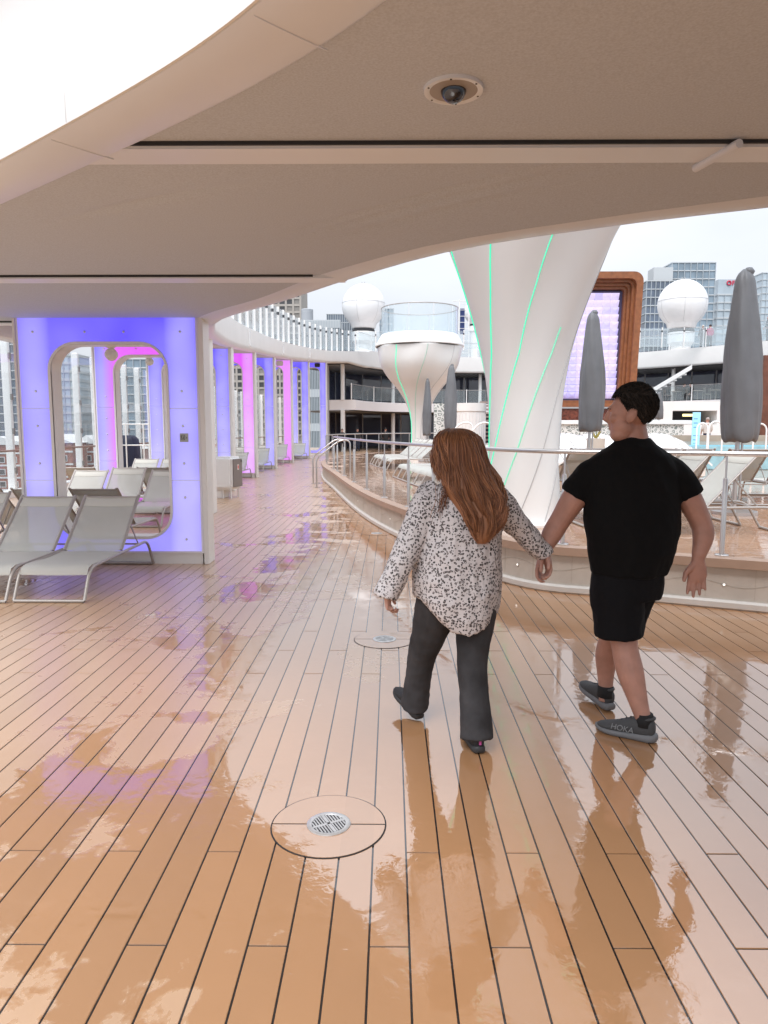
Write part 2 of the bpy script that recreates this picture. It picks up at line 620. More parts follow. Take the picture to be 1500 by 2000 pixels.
jm = MB().box(-.002, .002, -.003, .002, .095, PZ - .075).mesh('panel_joint', GROOVE)
for i in range(4, len(path), 8):
    o = link_mesh('panel_joint', jm, plat, path[i])
    o.rotation_euler[2] = math.atan2(pn[i].y * sgn, pn[i].x * sgn) - math.pi / 2
LAMPW = mat('spot_lamp', (.9, .88, .82), .3, emit=(1, .93, .82), estr=.9)
for n, (px, py) in enumerate(((1415, 1155), (1008, 1105), (762, 1014), (700, 967))):
    d = min(range(len(path)), key=lambda i: abs((path[i].x) / path[i].y - (onz(px, py, 0).x / onz(px, py, 0).y)))
    p = path[d] + pn[d] * sgn * .002 + V(0, 0, .215)
    root = empty('wall_spotlight', p, math.atan2(pn[d].y * sgn, pn[d].x * sgn), label=['small round lit spotlight in platform wall right of the man', 'small round spotlight in platform wall between the couple', 'small round spotlight in platform wall left of the woman', 'small round spotlight in platform wall farthest from the couple'][n], cat='spotlight', group='spotlights let into the platform wall')
    M = Matrix.Rotation(R(90), 4, 'Y')
    a = MB().lathe([(.016, 0), (.016, .004), (.011, .005)], 14)
    a.v = [tuple(M @ V(*q)) for q in a.v]
    a.build('bezel', STEEL, root)
    a = MB().lathe([(.010, .004), (.010, .0065)], 12)
    a.v = [tuple(M @ V(*q)) for q in a.v]
    a.build('lens', LAMPW, root)

# platform decking: narrow boards laid crosswise, individually near the rail
pdeck = MB().poly([(p.x - n.x * .1, p.y - n.y * .1) for p, n in zip(OUTLINE, OUTN)], PZ - .03, PZ - .012).build('platform_deck', BLACK, kind='structure')
def xspan(y, lo=-3, hi=24):
    xs = []
    for i in range(len(OUTLINE) - 1):
        a, b = OUTLINE[i] - OUTN[i] * .115, OUTLINE[i + 1] - OUTN[i + 1] * .115
        if (a.y - y) * (b.y - y) <= 0 and abs(a.y - b.y) > 1e-9:
            xs.append(a.x + (b.x - a.x) * (y - a.y) / (b.y - a.y))
    return (min(xs), hi) if xs else None
rest = MB()
cnt = 0
for k in range(0, 380):
    y = 4.9 + k * .1
    sp, sp2 = xspan(y), xspan(y + .095)
    if not sp or not sp2: continue
    x0 = max(sp[0], sp2[0])
    if y < 16:
        xe = min(9, y * .58 + .3)
        if x0 >= xe: continue
        seg = x0
        j = 0
        while seg < xe:
            nx = min(xe, seg + (1.1 + .7 * ((k * 37) % 5) / 4 if j == 0 else 2.6))
            MB().box(seg, nx - .005, y, y + .094, PZ - .012, PZ).build('board', DECK2, pdeck)
            seg = nx
            j += 1
            cnt += 1
        rest.box(xe, 24, y, y + .094, PZ - .012, PZ)
    else:
        rest.box(x0, 24, y, y + .094, PZ - .012, PZ)
rest.build('far_boards', DECK2, pdeck, kind='stuff')

# ---- guard rail on the platform edge
RZ = PZ + .93
rail = empty('platform_railing', (0, 0, 0), label='brushed steel guard rail running along the curved platform edge', cat='railing')
rp = [V(*onz(px, py, PZ)[:2], 0) for px, py in ((1405, 1093), (1105, 1060))]
off = .13
rpath = [p - n * off for p, n in zip(OUTLINE, OUTN)]
i0 = 10
i1 = len(ext) + len(WALL) + 2
rail_line = resample([V(p.x, p.y, 0) for p in rpath[i0:i1]], .12)
post_px = ((1405, 1093), (1105, 1060), (797, 987), (750, 970), (716, 956), (692, 945), (673, 935), (659, 928), (649, 921))
posts = []
for px, py in post_px:
    q = onz(px, py, PZ)
    r_ = q.x / q.y
    posts.append(min(rail_line, key=lambda p: abs(p.x / p.y - r_)))
posts += [V(4.4, 5.7, 0), V(6.0, 5.42, 0)]
def seg_mid(a, b, t): 
    q = a.lerp(b, t)
    return min(rail_line, key=lambda p: (p - q).length)
posts += [seg_mid(posts[1], posts[2], .36), seg_mid(posts[1], posts[2], .70)]
posts = [min(rail_line, key=lambda p: (p - q).length) for q in posts]
MB().tube([p + V(0, 0, RZ) for p in rail_line], .024, 10).build('handrail', STEEL, rail, smooth=60)
for p in posts:
    o = MB().lathe([(.022, 0), (.022, .70), (.018, .71)], 12).build('post', STEEL, rail, smooth=40, loc=(p.x, p.y, PZ))
    MB().lathe([(.010, .70), (.010, RZ - PZ - .01)], 8).build('spigot', STEEL, o, smooth=60)
    MB().lathe([(.060, 0.001), (.060, .014), (.054, .018), (.02, .019)], 20).build('base_plate', STEEL, o, smooth=40)
# far part of the guard rail, with stair rails
fr = empty('far_railing', (0, 0, 0), label='steel rail round the far end of the platform by the restaurant', cat='railing')
fl = resample(rpath[i1 + 4:i1 + 26], .3)
MB().tube([p + V(0, 0, RZ) for p in fl], .022, 8).build('handrail', STEEL, fr, smooth=60)
for p in fl[::5]:
    MB().lathe([(.02, 0), (.02, RZ - PZ)], 8).build('post', STEEL, fr, smooth=60, loc=(p.x, p.y, PZ))
e0 = rail_line[-1]
for n, dx in enumerate((0, .75)):
    sr = empty('stair_rail', (0, 0, 0), label=['nearer bent steel rail of the steps at the platform end', 'farther bent steel rail of the steps at the platform end'][n], cat='railing', group='rails of the platform steps')
    y = 19.6 + dx * 1.6
    x0 = -1.42 - .3 * dx
    pts = [V(x0 - .62, y + .1, 0), V(x0 - .62, y + .1, .80), V(x0 + .02, y + .2, 1.30), V(x0 + .3, y + .25, 1.30), V(x0 + .3, y + .25, PZ)]
    MB().tube(fillet(pts, .14), .021, 8).build('bent_tube', STEEL, sr, smooth=60)
    MB().lathe([(.055, 0), (.055, .016)], 14).build('base_plate', STEEL, sr, loc=pts[0])

# ================================================================== canopy overhead and rising ramp
EZ = 2.84
edge_px = [(1500, 414), (1200, 449), (900, 494), (700, 547), (560, 592)]
E = [V(11, 2.0, 0), V(6.5, 2.9, 0), V(4.1, 3.45, 0)] + [V(*onz(px, py, EZ)[:2], 0) for px, py in edge_px]
PORT = [(-2.16, 8.40, 2.90), (-3.36, 13.5, 3.27), (-4.07, 18.6, 3.66), (-4.42, 23.7, 4.07), (-4.59, 28.8, 4.42), (-4.60, 33.9, 4.80), (-4.37, 39.0, 5.20), (-3.87, 44.0, 5.60)]
E += [V(-1.98, 8.6, 0), V(-2.55, 10.6, 0), V(-3.22, 13.6, 0)] + [V(x + .09, y, 0) for x, y, h in PORT[2:]] + [V(-2.7, 50.5, 0), V(-.6, 56, 0), V(4, 59, 0), V(11, 59.4, 0), V(17, 57.3, 0), V(21.5, 53, 0), V(25.2, 48, 0), V(27.5, 41, 0)]
EDGE = resample(catmull(E, 10), .35)
EN = normals2d(EDGE)
def outer_n(i):   # towards the deck side (away from the pool)
    p = EDGE[i]
    n = EN[i]
    c = V(4.5, 27, 0)
    return n if (p + n - c).length > (p - c).length else -n
EO = [outer_n(i) for i in range(len(EDGE))]
def lerp_tab(tab, y):
    for a, b in zip(tab, tab[1:]):
        if y <= b[0]: return a[1] + (b[1] - a[1]) * max(0, (y - a[0])) / (b[0] - a[0])
    return tab[-1][1]
i_far = max(range(len(EDGE)), key=lambda i: -EDGE[i].x if EDGE[i].y > 20 else -99)
ZB = [(8.9, EZ), (13.5, 3.25), (18.6, 3.66), (23.7, 4.07), (28.8, 4.42), (33.9, 4.8), (39, 5.2), (44, 5.58), (50, 6.1), (53, 6.1)]
ZT = [(8.9, 3.55), (18.6, 4.36), (28.8, 5.1), (39, 5.9), (44, 6.3), (50, 6.9), (55, 7.4)]
def zb(i): return 6.15 if (EDGE[i].x > -1.5 and EDGE[i].y > 30) else lerp_tab(ZB, EDGE[i].y)
def zt(i): return 7.4 if (EDGE[i].x > -1.5 and EDGE[i].y > 30) else lerp_tab(ZT, EDGE[i].y)
SEAMC = mat('joint_grey', (.6, .6, .6), .5)
FABRIC = mat('ceiling_mesh', (.53, .595, .70), .85, var=.10, vscale=110, bump=.006, bscale=2.2, bstretch=(1, 2.2, 1))
can = empty('canopy', (0, 0, EZ), label='broad beige canopy overhead with stretched mesh ceiling panels', cat='canopy')
can.location = (0, 0, 0)
n_can = min(i for i in range(len(EDGE)) if EDGE[i].y > 9.2)
prof = [(.34, .10), (.30, .03), (.17, .0), (.05, .01), (.0, .06), (-.015, .16), (-.01, None), (.3, None), (.34, .4)]
def rim_ring(i):
    p, o, b, t = EDGE[i], EO[i], zb(i), zt(i)
    return [p + o * a + V(0, 0, (b + c) if c is not None else t) for a, c in prof]
MB().rings([rim_ring(i) for i in range(0, n_can + 1)]).build('inner_rim', BEIGE, can, smooth=50)
MB().tube([EDGE[i] + EO[i] * .318 + V(0, 0, zb(i) + .040) for i in range(2, n_can - 1)], .007, 5).build('shadow_line', BLACK, can)  # solid black line drawn for the shade between fabric and rim
# outer (port) edge of the canopy
LE = [V(3.2, -3.2, 0), V(1.55, -1.0, 0), V(.55, .9, 0)] + [V(*onz(px, py, EZ)[:2], 0) for px, py in ((540, 0), (340, 130), (200, 210), (0, 318))] + [V(-3.3, 4.65, 0), V(-4.9, 5.6, 0), V(-6.0, 6.7, 0), V(-6.3, 8.0, 0), V(-5.6, 9.1, 0), V(-5.5, 10.6, 0)]
LEDGE = resample(catmull(LE, 8), .1)
for _ in range(40):
    LEDGE = [LEDGE[0]] + [(LEDGE[i - 1] + LEDGE[i] * 2 + LEDGE[i + 1]) / 4 for i in range(1, len(LEDGE) - 1)] + [LEDGE[-1]]
LN = normals2d(LEDGE)
LI = [(-n if n.x < 0 else n) if abs(n.x) > .5 else (-n if n.y < 0 else n) for n in LN]
LI = []
for i, p in enumerate(LEDGE):
    n = LN[i]
    c = V(2, 4.5, 0)
    LI.append(n if (p + n - c).length < (p - c).length else -n)
prof2 = [(.0, .006), (.006, 0), (.27, 0), (.29, .010), (.305, .06), (.305, .40), (.0, .40)]
MB().rings([[p + n * a + V(0, 0, EZ + c) for a, c in prof2] for p, n in zip(LEDGE, LI)]).build('outer_rim', BEIGE, can, smooth=50)
for i in (48, 66, 80):
    q, n = LEDGE[min(i, len(LEDGE) - 1)], LI[min(i, len(LEDGE) - 1)]
    MB().tube([q + n * .02 + V(0, 0, EZ), q + n * .14 + V(.02, .03, EZ - .001), q + n * .26 + V(.03, .045, EZ)], .003, 5).build('weld_seam', BEIGE, can, smooth=60)
MB().rings([[p + n * a + V(0, 0, EZ + c) for a, c in ((-.012, .004), (-.004, .002), (-.004, .85), (-.10, .9), (-.16, .88), (-.03, .80))] for p, n in zip(LEDGE, LI)]).build('outer_fascia', WHITE, can, smooth=40)
for i in range(12, len(LEDGE) - 8, 22):
    q = LEDGE[i] - LI[i] * .0125
    MB().tube([q + V(0, 0, EZ + .01), q + V(0, 0, EZ + .8)], .003, 4).build('panel_joint', SEAMC, can)
# ceiling panels between cross beams
BEAMS = [-2.1, .68, 3.455, 6.22, 8.75]
def x_right(y):
    c = [p.x for i, p in enumerate(EDGE[:n_can + 8]) if abs(p.y - y) < .4]
    return (min(c) if c else 11)
def plan_span(y):
    l = [LEDGE[i].x + (LEDGE[i + 1].x - LEDGE[i].x) * (y - LEDGE[i].y) / (LEDGE[i + 1].y - LEDGE[i].y) for i in range(len(LEDGE) - 1) if (LEDGE[i].y - y) * (LEDGE[i + 1].y - y) <= 0 and LEDGE[i].y != LEDGE[i + 1].y]
    r_ = [EDGE[i].x + (EDGE[i + 1].x - EDGE[i].x) * (y - EDGE[i].y) / (EDGE[i + 1].y - EDGE[i].y) for i in range(n_can + 6) if (EDGE[i].y - y) * (EDGE[i + 1].y - y) <= 0 and EDGE[i].y != EDGE[i + 1].y]
    return (min(l) if l else -6.0) + .1, (min(r_) if r_ else 11) - .1
for a, b in zip(BEAMS, BEAMS[1:]):
    ny, nx = (90, 150) if 3 < a < 6 else (24, 40)
    ys = [a + .03 + (b - a - .06) * k / ny for k in range(ny + 1)]
    rows = []
    for y in ys:
        x0, x1 = plan_span(y)
        row = []
        for k in range(nx + 1):
            x = x0 + (x1 - x0) * k / nx
            u = (y - a) / (b - a)
            sag = -.05 * math.sin(math.pi * u) * (.6 + .4 * math.sin(x * .5))
            # shallow drag folds running to the rim
            if a > 3 and a < 6:
                fade = max(0, min(1, (x1 - x - .25) / .5)) * math.sin(math.pi * min(1, max(0, u * 1.15 - .05))) ** .5
                d = -(x - .4) * .8 - (y - 4.1)
                env = fade * math.exp(-((x - .35) / .65) ** 2)
                sag += env * .13 * (math.exp(-(d / .05) ** 2) + math.exp(-((d - .16) / .05) ** 2) + .7 * math.exp(-((d + .2) / .06) ** 2))
                d2 = -(x + 1.3) * .5 - (y - 4.15)
                sag += fade * math.exp(-((x + 1.3) / .5) ** 2) * .09 * math.exp(-(d2 / .05) ** 2)
            row.append(V(x, y, EZ + .030 + sag * .35))
        rows.append(row)
    vs = [p for r_ in rows for p in r_]
    fs = [(i * (nx + 1) + j, i * (nx + 1) + j + 1, (i + 1) * (nx + 1) + j + 1, (i + 1) * (nx + 1) + j) for i in range(ny) for j in range(nx)]
    MB().add(vs, fs).build('ceiling_panel', FABRIC, can, smooth=180)
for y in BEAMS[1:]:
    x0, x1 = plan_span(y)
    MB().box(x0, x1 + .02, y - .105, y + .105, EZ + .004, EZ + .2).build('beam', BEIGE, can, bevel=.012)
    MB().box(x0 + .25, x1 - .25, y - .117, y - .1055, EZ + .012, EZ + .2).build('shadow_strip', BLACK, can)  # black strip stands in for the shadow at the fabric edge
bq = onz(1392, 305, EZ)
MB().tube([V(bq.x - .02, bq.y + .14, EZ - .004), V(bq.x + .045, bq.y - .16, EZ - .004)], .02, 8).build('bracket', BEIGE, can, smooth=60)
roofp = [(p.x, p.y) for p in LEDGE[:-1]] 
roof = []
for y in [-3.2 + .4 * k for k in range(37)]:
    x0, x1 = plan_span(y)
    if y < -2.9: x0 = 3.2
    roof.append((x0, x1, y))
vs, fs = [], []
for x0, x1, y in roof: vs += [V(x0 + .1, y, EZ + .42), V(x1 - .05, y, EZ + .42)]
for i in range(len(roof) - 1): fs.append((2 * i, 2 * i + 1, 2 * i + 3, 2 * i + 2))
MB().add(vs, fs).build('roof_sheet', WHITE, can)
# dome camera let into the ceiling
dc = onz(886, 157, EZ + .05)
dm = empty('dome_camera', (dc.x, dc.y, EZ + .012), label='black dome security camera in a round recess of the ceiling', cat='camera')
MB().lathe([(.104, .0), (.112, -.004), (.128, -.003), (.130, .02), (.104, .02)], 36, cap=False).build('bezel', BEIGE, dm, smooth=40)
MB().lathe([(.104, .0), (.104, -.0015 + .05), (.02, .055)], 32).build('recess', mat('recess', (.34, .31, .29), .5), dm)
dome = MB()
dome.ellipsoid((0, 0, .012), (.058, .058, .062))
dome.build('dome', mat('dome_plastic', (.012, .012, .02), .05, spec=.8), dm, smooth=180)
sm = MB().lathe([(.0045, -.006), (.0045, 0)], 8).mesh('screw', DARK)
for k in range(6):
    a = R(60 * k + 20)
    link_mesh('screw', sm, dm, (.117 * math.cos(a), .117 * math.sin(a), 0))

dm.scale = (.86, .86, .86)
# ---- rising ramp deck with white fascia and glass balustrade
ramp = empty('ramp_deck', (0, 0, 0), label='white curved upper walkway rising along the row of lit arches', cat='walkway')
n_end = len(EDGE)
MB().rings([rim_ring(i) for i in range(n_can, n_end)]).build('fascia', WHITE, ramp, smooth=50)
vs, fs = [], []
idx = list(range(n_can - 1, n_end))
for i in idx:
    w = 2.5 if EDGE[i].y < 46 and EDGE[i].x < 0 else 4.5
    vs += [EDGE[i] + EO[i] * .25 + V(0, 0, zb(i) + .09), EDGE[i] + EO[i] * w + V(0, 0, zb(i) + .09), EDGE[i] + EO[i] * w + V(0, 0, zt(i) - .1), EDGE[i] + EO[i] * .25 + V(0, 0, zt(i) - .1)]
for k in range(len(idx) - 1):
    for a, b in ((0, 1), (1, 2), (2, 3), (3, 0)):
        fs.append((4 * k + a, 4 * k + b, 4 * k + 4 + b, 4 * k + 4 + a))
MB().add(vs, fs).build('slab', mat('soffit_paint', (.62, .56, .53), .5), ramp)
for n, y in enumerate((22, 30.5, 38.5)):
    i = min(range(n_can, i_far + 60), key=lambda i: abs(EDGE[i].y - y) + (0 if EDGE[i].x < 0 else 99))
    t = (EDGE[i + 1] - EDGE[i - 1]).normalized()
    M = Matrix.Translation(EDGE[i] - EO[i] * .012 + V(0, 0, (zb(i) + zt(i)) / 2 + .04)) @ Matrix.Rotation(math.atan2(t.y, t.x), 4, 'Z')
    MB().box(-.22, .22, -.012, .012, -.22, .22, M).build('hatch', WHITE2, ramp, bevel=.006)
bal = empty('glass_balustrade', (0, 0, 0), label='tall glass balustrade with white posts along the rising upper walkway', cat='balustrade')
line = [EDGE[i] + EO[i] * .12 + V(0, 0, zt(i)) for i in range(n_can + 2, n_end) if not (EDGE[i].y > 52 and EDGE[i].x > -2.5)]
bp_ = resample(line, 1.55)
bn = normals2d(bp_)
for k, p in enumerate(bp_):
    t = (bp_[min(k + 1, len(bp_) - 1)] - bp_[max(0, k - 1)])
    a = math.atan2(t.y, t.x)
    o = MB().box(-.03, .03, -.05, .05, -.02, 1.38, Matrix.Rotation(a, 4, 'Z')).build('post', WHITE, bal, loc=p)
    MB().box(-.034, .034, -.054, .054, 1.05, 1.17, Matrix.Rotation(a, 4, 'Z')).build('clip', DARK, o)
    if k < len(bp_) - 1:
        q = bp_[k + 1]
        d = (q - p)
        n = V(-d.y, d.x, 0).normalized() * .006
        A, B = p + d * .05, p + d * .95
        vs = [A + n + V(0, 0, .06), B + n + V(0, 0, .06), B + n + V(0, 0, 1.34), A + n + V(0, 0, 1.34)]
        vs += [x - n * 2 for x in vs]
        MB().add(vs, [(0, 1, 2, 3), (7, 6, 5, 4), (0, 4, 5, 1), (1, 5, 6, 2), (2, 6, 7, 3), (3, 7, 4, 0)]).build('pane', GLASSB, bal)

# ================================================================== back-lit arches
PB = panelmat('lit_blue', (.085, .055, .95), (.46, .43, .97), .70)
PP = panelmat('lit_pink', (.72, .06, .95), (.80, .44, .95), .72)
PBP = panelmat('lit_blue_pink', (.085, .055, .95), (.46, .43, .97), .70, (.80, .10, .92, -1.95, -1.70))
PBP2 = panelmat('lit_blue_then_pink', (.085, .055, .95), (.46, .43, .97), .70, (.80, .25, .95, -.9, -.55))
bolt_me = MB().lathe([(.014, 0), (.014, .006), (.008, .010)], 10).mesh('bolt', STEEL)
bm_ = Matrix.Rotation(R(90), 4, 'X')
for v in bolt_me.vertices: v.co = bm_ @ v.co
PWID, PIL, TOPB, BOT, CR = 2.10, .38, .33, .13, .30
def hole_pts(zlo, zhi, H, grow=0.0, side='both'):
    pass
def arch(k, x, y, H, pm_, label):
    """local frame: origin at the right foot, x to the left is negative, front at y = 0"""
    root = empty('lit_arch', (x, y, 0), label=label, cat='arch', group='row of back-lit arches along the walkway')
    L0, R0 = -PWID, 0.0
    hl, hr, hb, ht = L0 + PIL, R0 - PIL, BOT + .20, H - TOPB
    def contour(g, n=8):
        """inner rounded opening grown by g, and matching outer points, counter-clockwise from bottom middle"""
        pin, pout = [], []
        xm = (hl + hr) / 2
        cs = [(hr - CR, hb + CR, -90, R0, BOT), (hr - CR, ht - CR, 0, R0, H), (hl + CR, ht - CR, 90, L0, H), (hl + CR, hb + CR, 180, L0, BOT)]
        pin.append((xm, hb - g)); pout.append((xm, BOT))
        for cx, cz, a0, ox, oz in cs:
            for j in range(n + 1):
                a = R(a0 + 90 * j / n)
                pin.append((cx + (CR + g) * math.cos(a), cz + (CR + g) * math.sin(a)))
                f = j / n
                first = (cx, oz) if a0 in (-90, 90) else (ox, cz)
                last = (ox, cz) if a0 in (-90, 90) else (cx, oz)
                pout.append((first[0] + (ox - first[0]) * f * 2, first[1] + (oz - first[1]) * f * 2) if f <= .5 else (ox + (last[0] - ox) * (f - .5) * 2, oz + (last[1] - oz) * (f - .5) * 2))
        return pin, pout
    pin, pout = contour(0)
    n = len(pin)
    D = .26
    rg = [[V(a, 0, b) for a, b in pout], [V(a, D, b) for a, b in pout], [V(a, D, b) for a, b in pin], [V(a, 0, b) for a, b in pin]]
    m = MB()
    vs = [p for r_ in rg for p in r_]
    fs = []
    for i in range(4):
        for j in range(n):
            a, b = i * n + j, i * n + (j + 1) % n
            c, d = ((i + 1) % 4) * n + (j + 1) % n, ((i + 1) % 4) * n + j
            fs.append((a, b, c, d))
    m.add(vs, fs).build('casing', WHITE, root, smooth=35)
    MB().box(L0 + .03, R0 - .02, .02, .24, 0, BOT).build('plinth', WHITE, root)
    # side post and raised lip round the opening
    MB().box(.003, .06, -.012, .275, 0, H + .03).build('side_post', WHITE, root, bevel=.006)
    MB().box(L0 - .035, L0 - .003, -.012, .27, 0, H + .01).build('side_trim', WHITE, root, bevel=.005)
    li, lo = contour(0)[0], contour(.028)[0]
    rg = [[V(a, -.001, b) for a, b in lo], [V(a, -.018, b) for a, b in lo], [V(a, -.018, b) for a, b in li], [V(a, .02, b) for a, b in li]]
    vs = [p for r_ in rg for p in r_]
    fs = [((i * n + j), i * n + (j + 1) % n, (i + 1) * n + (j + 1) % n, (i + 1) * n + j) for i in range(3) for j in range(n)]
    MB().add(vs, fs).build('opening_trim', WHITE, root, smooth=40)
    # acrylic panels, split at two heights
    s1, s2 = 1.0, 1.0 + (H - 1.0) * .44
    gin, gout = contour(.034)
    ins = .028
    clampo = lambda p: (min(max(p[0], L0 + ins), R0 - ins), min(max(p[1], BOT + ins), H - ins))
    gout = [clampo(p) for p in gout]
    def plate(keep, zlo, zhi, nm):
        ii, oo = [], []
        for a, b in zip(gin, gout):
            if keep(a, b): ii.append(a); oo.append(b)
        return ii, oo
    Y0, Y1 = -.002, -.010
    def strip(ii, oo, nm):
        c = len(ii)
        vs = [V(a, Y1, b) for a, b in oo] + [V(a, Y1, b) for a, b in ii] + [V(a, Y0, b) for a, b in oo] + [V(a, Y0, b) for a, b in ii]
        fs = [(j, j + 1, c + j + 1, c + j) for j in range(c - 1)]
        fs += [(2 * c + j, 3 * c + j, 3 * c + j + 1, 2 * c + j + 1) for j in range(c - 1)]
        fs += [(j, 2 * c + j, 2 * c + j + 1, j + 1) for j in range(c - 1)] + [(c + j, c + j + 1, 3 * c + j + 1, 3 * c + j) for j in range(c - 1)]
        fs += [(0, c, 3 * c, 2 * c), (c - 1, 3 * c - 1, 4 * c - 1, 2 * c - 1)]
        MB().add(vs, fs).build(nm, pm_, root)
    q = 9
    gapz = .006
    # top: from right corner start to left corner end
    ti, to = gin[1 + q:1 + 3 * q], gout[1 + q:1 + 3 * q]
    strip([(ti[0][0], s2 + gapz)] + ti + [(ti[-1][0], s2 + gapz)], [(R0 - ins, s2 + gapz)] + to + [(L0 + ins, s2 + gapz)], 'top_panel')
    bi = gin[1 + 3 * q:1 + 4 * q] + gin[0:1] + gin[1:1 + q]
    bo = gout[1 + 3 * q:1 + 4 * q] + gout[0:1] + gout[1:1 + q]
    strip([(bi[0][0], s1 - gapz)] + bi + [(bi[-1][0], s1 - gapz)], [(L0 + ins, s1 - gapz)] + bo + [(R0 - ins, s1 - gapz)], 'bottom_panel')
    strip([(ti[0][0], s1 + gapz), (ti[0][0], s2 - gapz)], [(R0 - ins, s1 + gapz), (R0 - ins, s2 - gapz)], 'side_panel')
    strip([(ti[-1][0], s2 - gapz), (ti[-1][0], s1 + gapz)], [(L0 + ins, s2 - gapz), (L0 + ins, s1 + gapz)], 'side_panel')
    bz = [s2 + .2, s2 - .2, s1 + .2, s1 - .2, .30] + ([(s1 + s2) / 2] if H > 3.2 else []) + [H - .19]
    for zz in bz:
        for xx in (R0 - .2, L0 + .2):
            link_mesh('bolt', bolt_me, root, (xx, -.010, zz))
    for xx in (-.85, -1.3):
        link_mesh('bolt', bolt_me, root, (xx, -.010, H - .19))
    return root
ARCH_LABELS = ['nearest and largest blue back-lit arch, standing behind the front sun loungers', 'blue and pink lit arch seen through the opening of the nearest arch', 'blue lit arch behind the white towel cabinet', 'bright pink lit arch just beyond the white towel cabinet', 'blue lit arch next beyond the pink arch', 'arch with blue top and pink right pillar, third from the far end', 'blue lit arch second from the far end of the row', 'blue lit arch at the far end of the row beside the restaurant']
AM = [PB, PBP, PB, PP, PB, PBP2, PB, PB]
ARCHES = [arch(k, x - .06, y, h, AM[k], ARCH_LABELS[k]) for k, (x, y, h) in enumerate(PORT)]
# control plate on the nearest arch
pl = empty('control_plate', (PORT[0][0] - .06 - .19, PORT[0][1] - .012, 1.50), label='small grey switch plate with symbols on the right pillar of nearest arch', cat='plate')
MB().box(-.05, .05, -.006, 0, -.05, .05).build('plate', mat('plate_grey', (.42, .44, .44), .4), pl, bevel=.002)
ic = MB()
for a in ((-.036, -.032, -.024, .028), (.004, .008, -.024, .028), (-.036, .008, .026, .030), (-.036, .008, -.026, -.022), (-.028, -.022, .0, .018), (-.010, -.004, -.014, .016)):
    ic.box(a[0], a[1], -.008, -.0055, a[2], a[3])
ic.box(-.028, -.008, -.008, -.0055, -.012, -.008)
for sg in (-1, 1):
    ic.box(0, .018, -.008, -.0055, -.002, .002, Matrix.Translation((.036, 0, 0)) @ Matrix.Rotation(R(180 + 38 * sg), 4, 'Y'))
ic.build('symbols', BLACK, pl)
# round speakers hanging behind the arches
for n, (px, py, y, r_) in enumerate(((217, 692, 8.95, .075), (292, 706, 14.0, .075))):
    c = at(px, py, y)
    z1 = PORT[n][2] - TOPB
    sp = empty('hanging_speaker', c, label=['white round hanging speaker under the top of the nearest arch', 'white round hanging speaker under the top of the second arch'][n], cat='speaker', group='white speakers under the arches')
    m = MB()
    m.lathe([(.002, -.06), (r_ * .75, -.055), (r_, -.03), (r_, .02), (r_ * .6, .05), (.03, .055)], 24)
    M = Matrix.Rotation(R(70), 4, 'X')
    m.v = [tuple(M @ V(*q)) for q in m.v]
    m.build('housing', WHITE2, sp, smooth=50)
    MB().lathe([(.028, .03), (.022, z1 - c.z + .06)], 12).build('stem', WHITE2, sp, smooth=60)
    MB().lathe([(.045, .075), (.055, .09), (.045, .12)], 14).build('collar', WHITE2, sp, smooth=60)
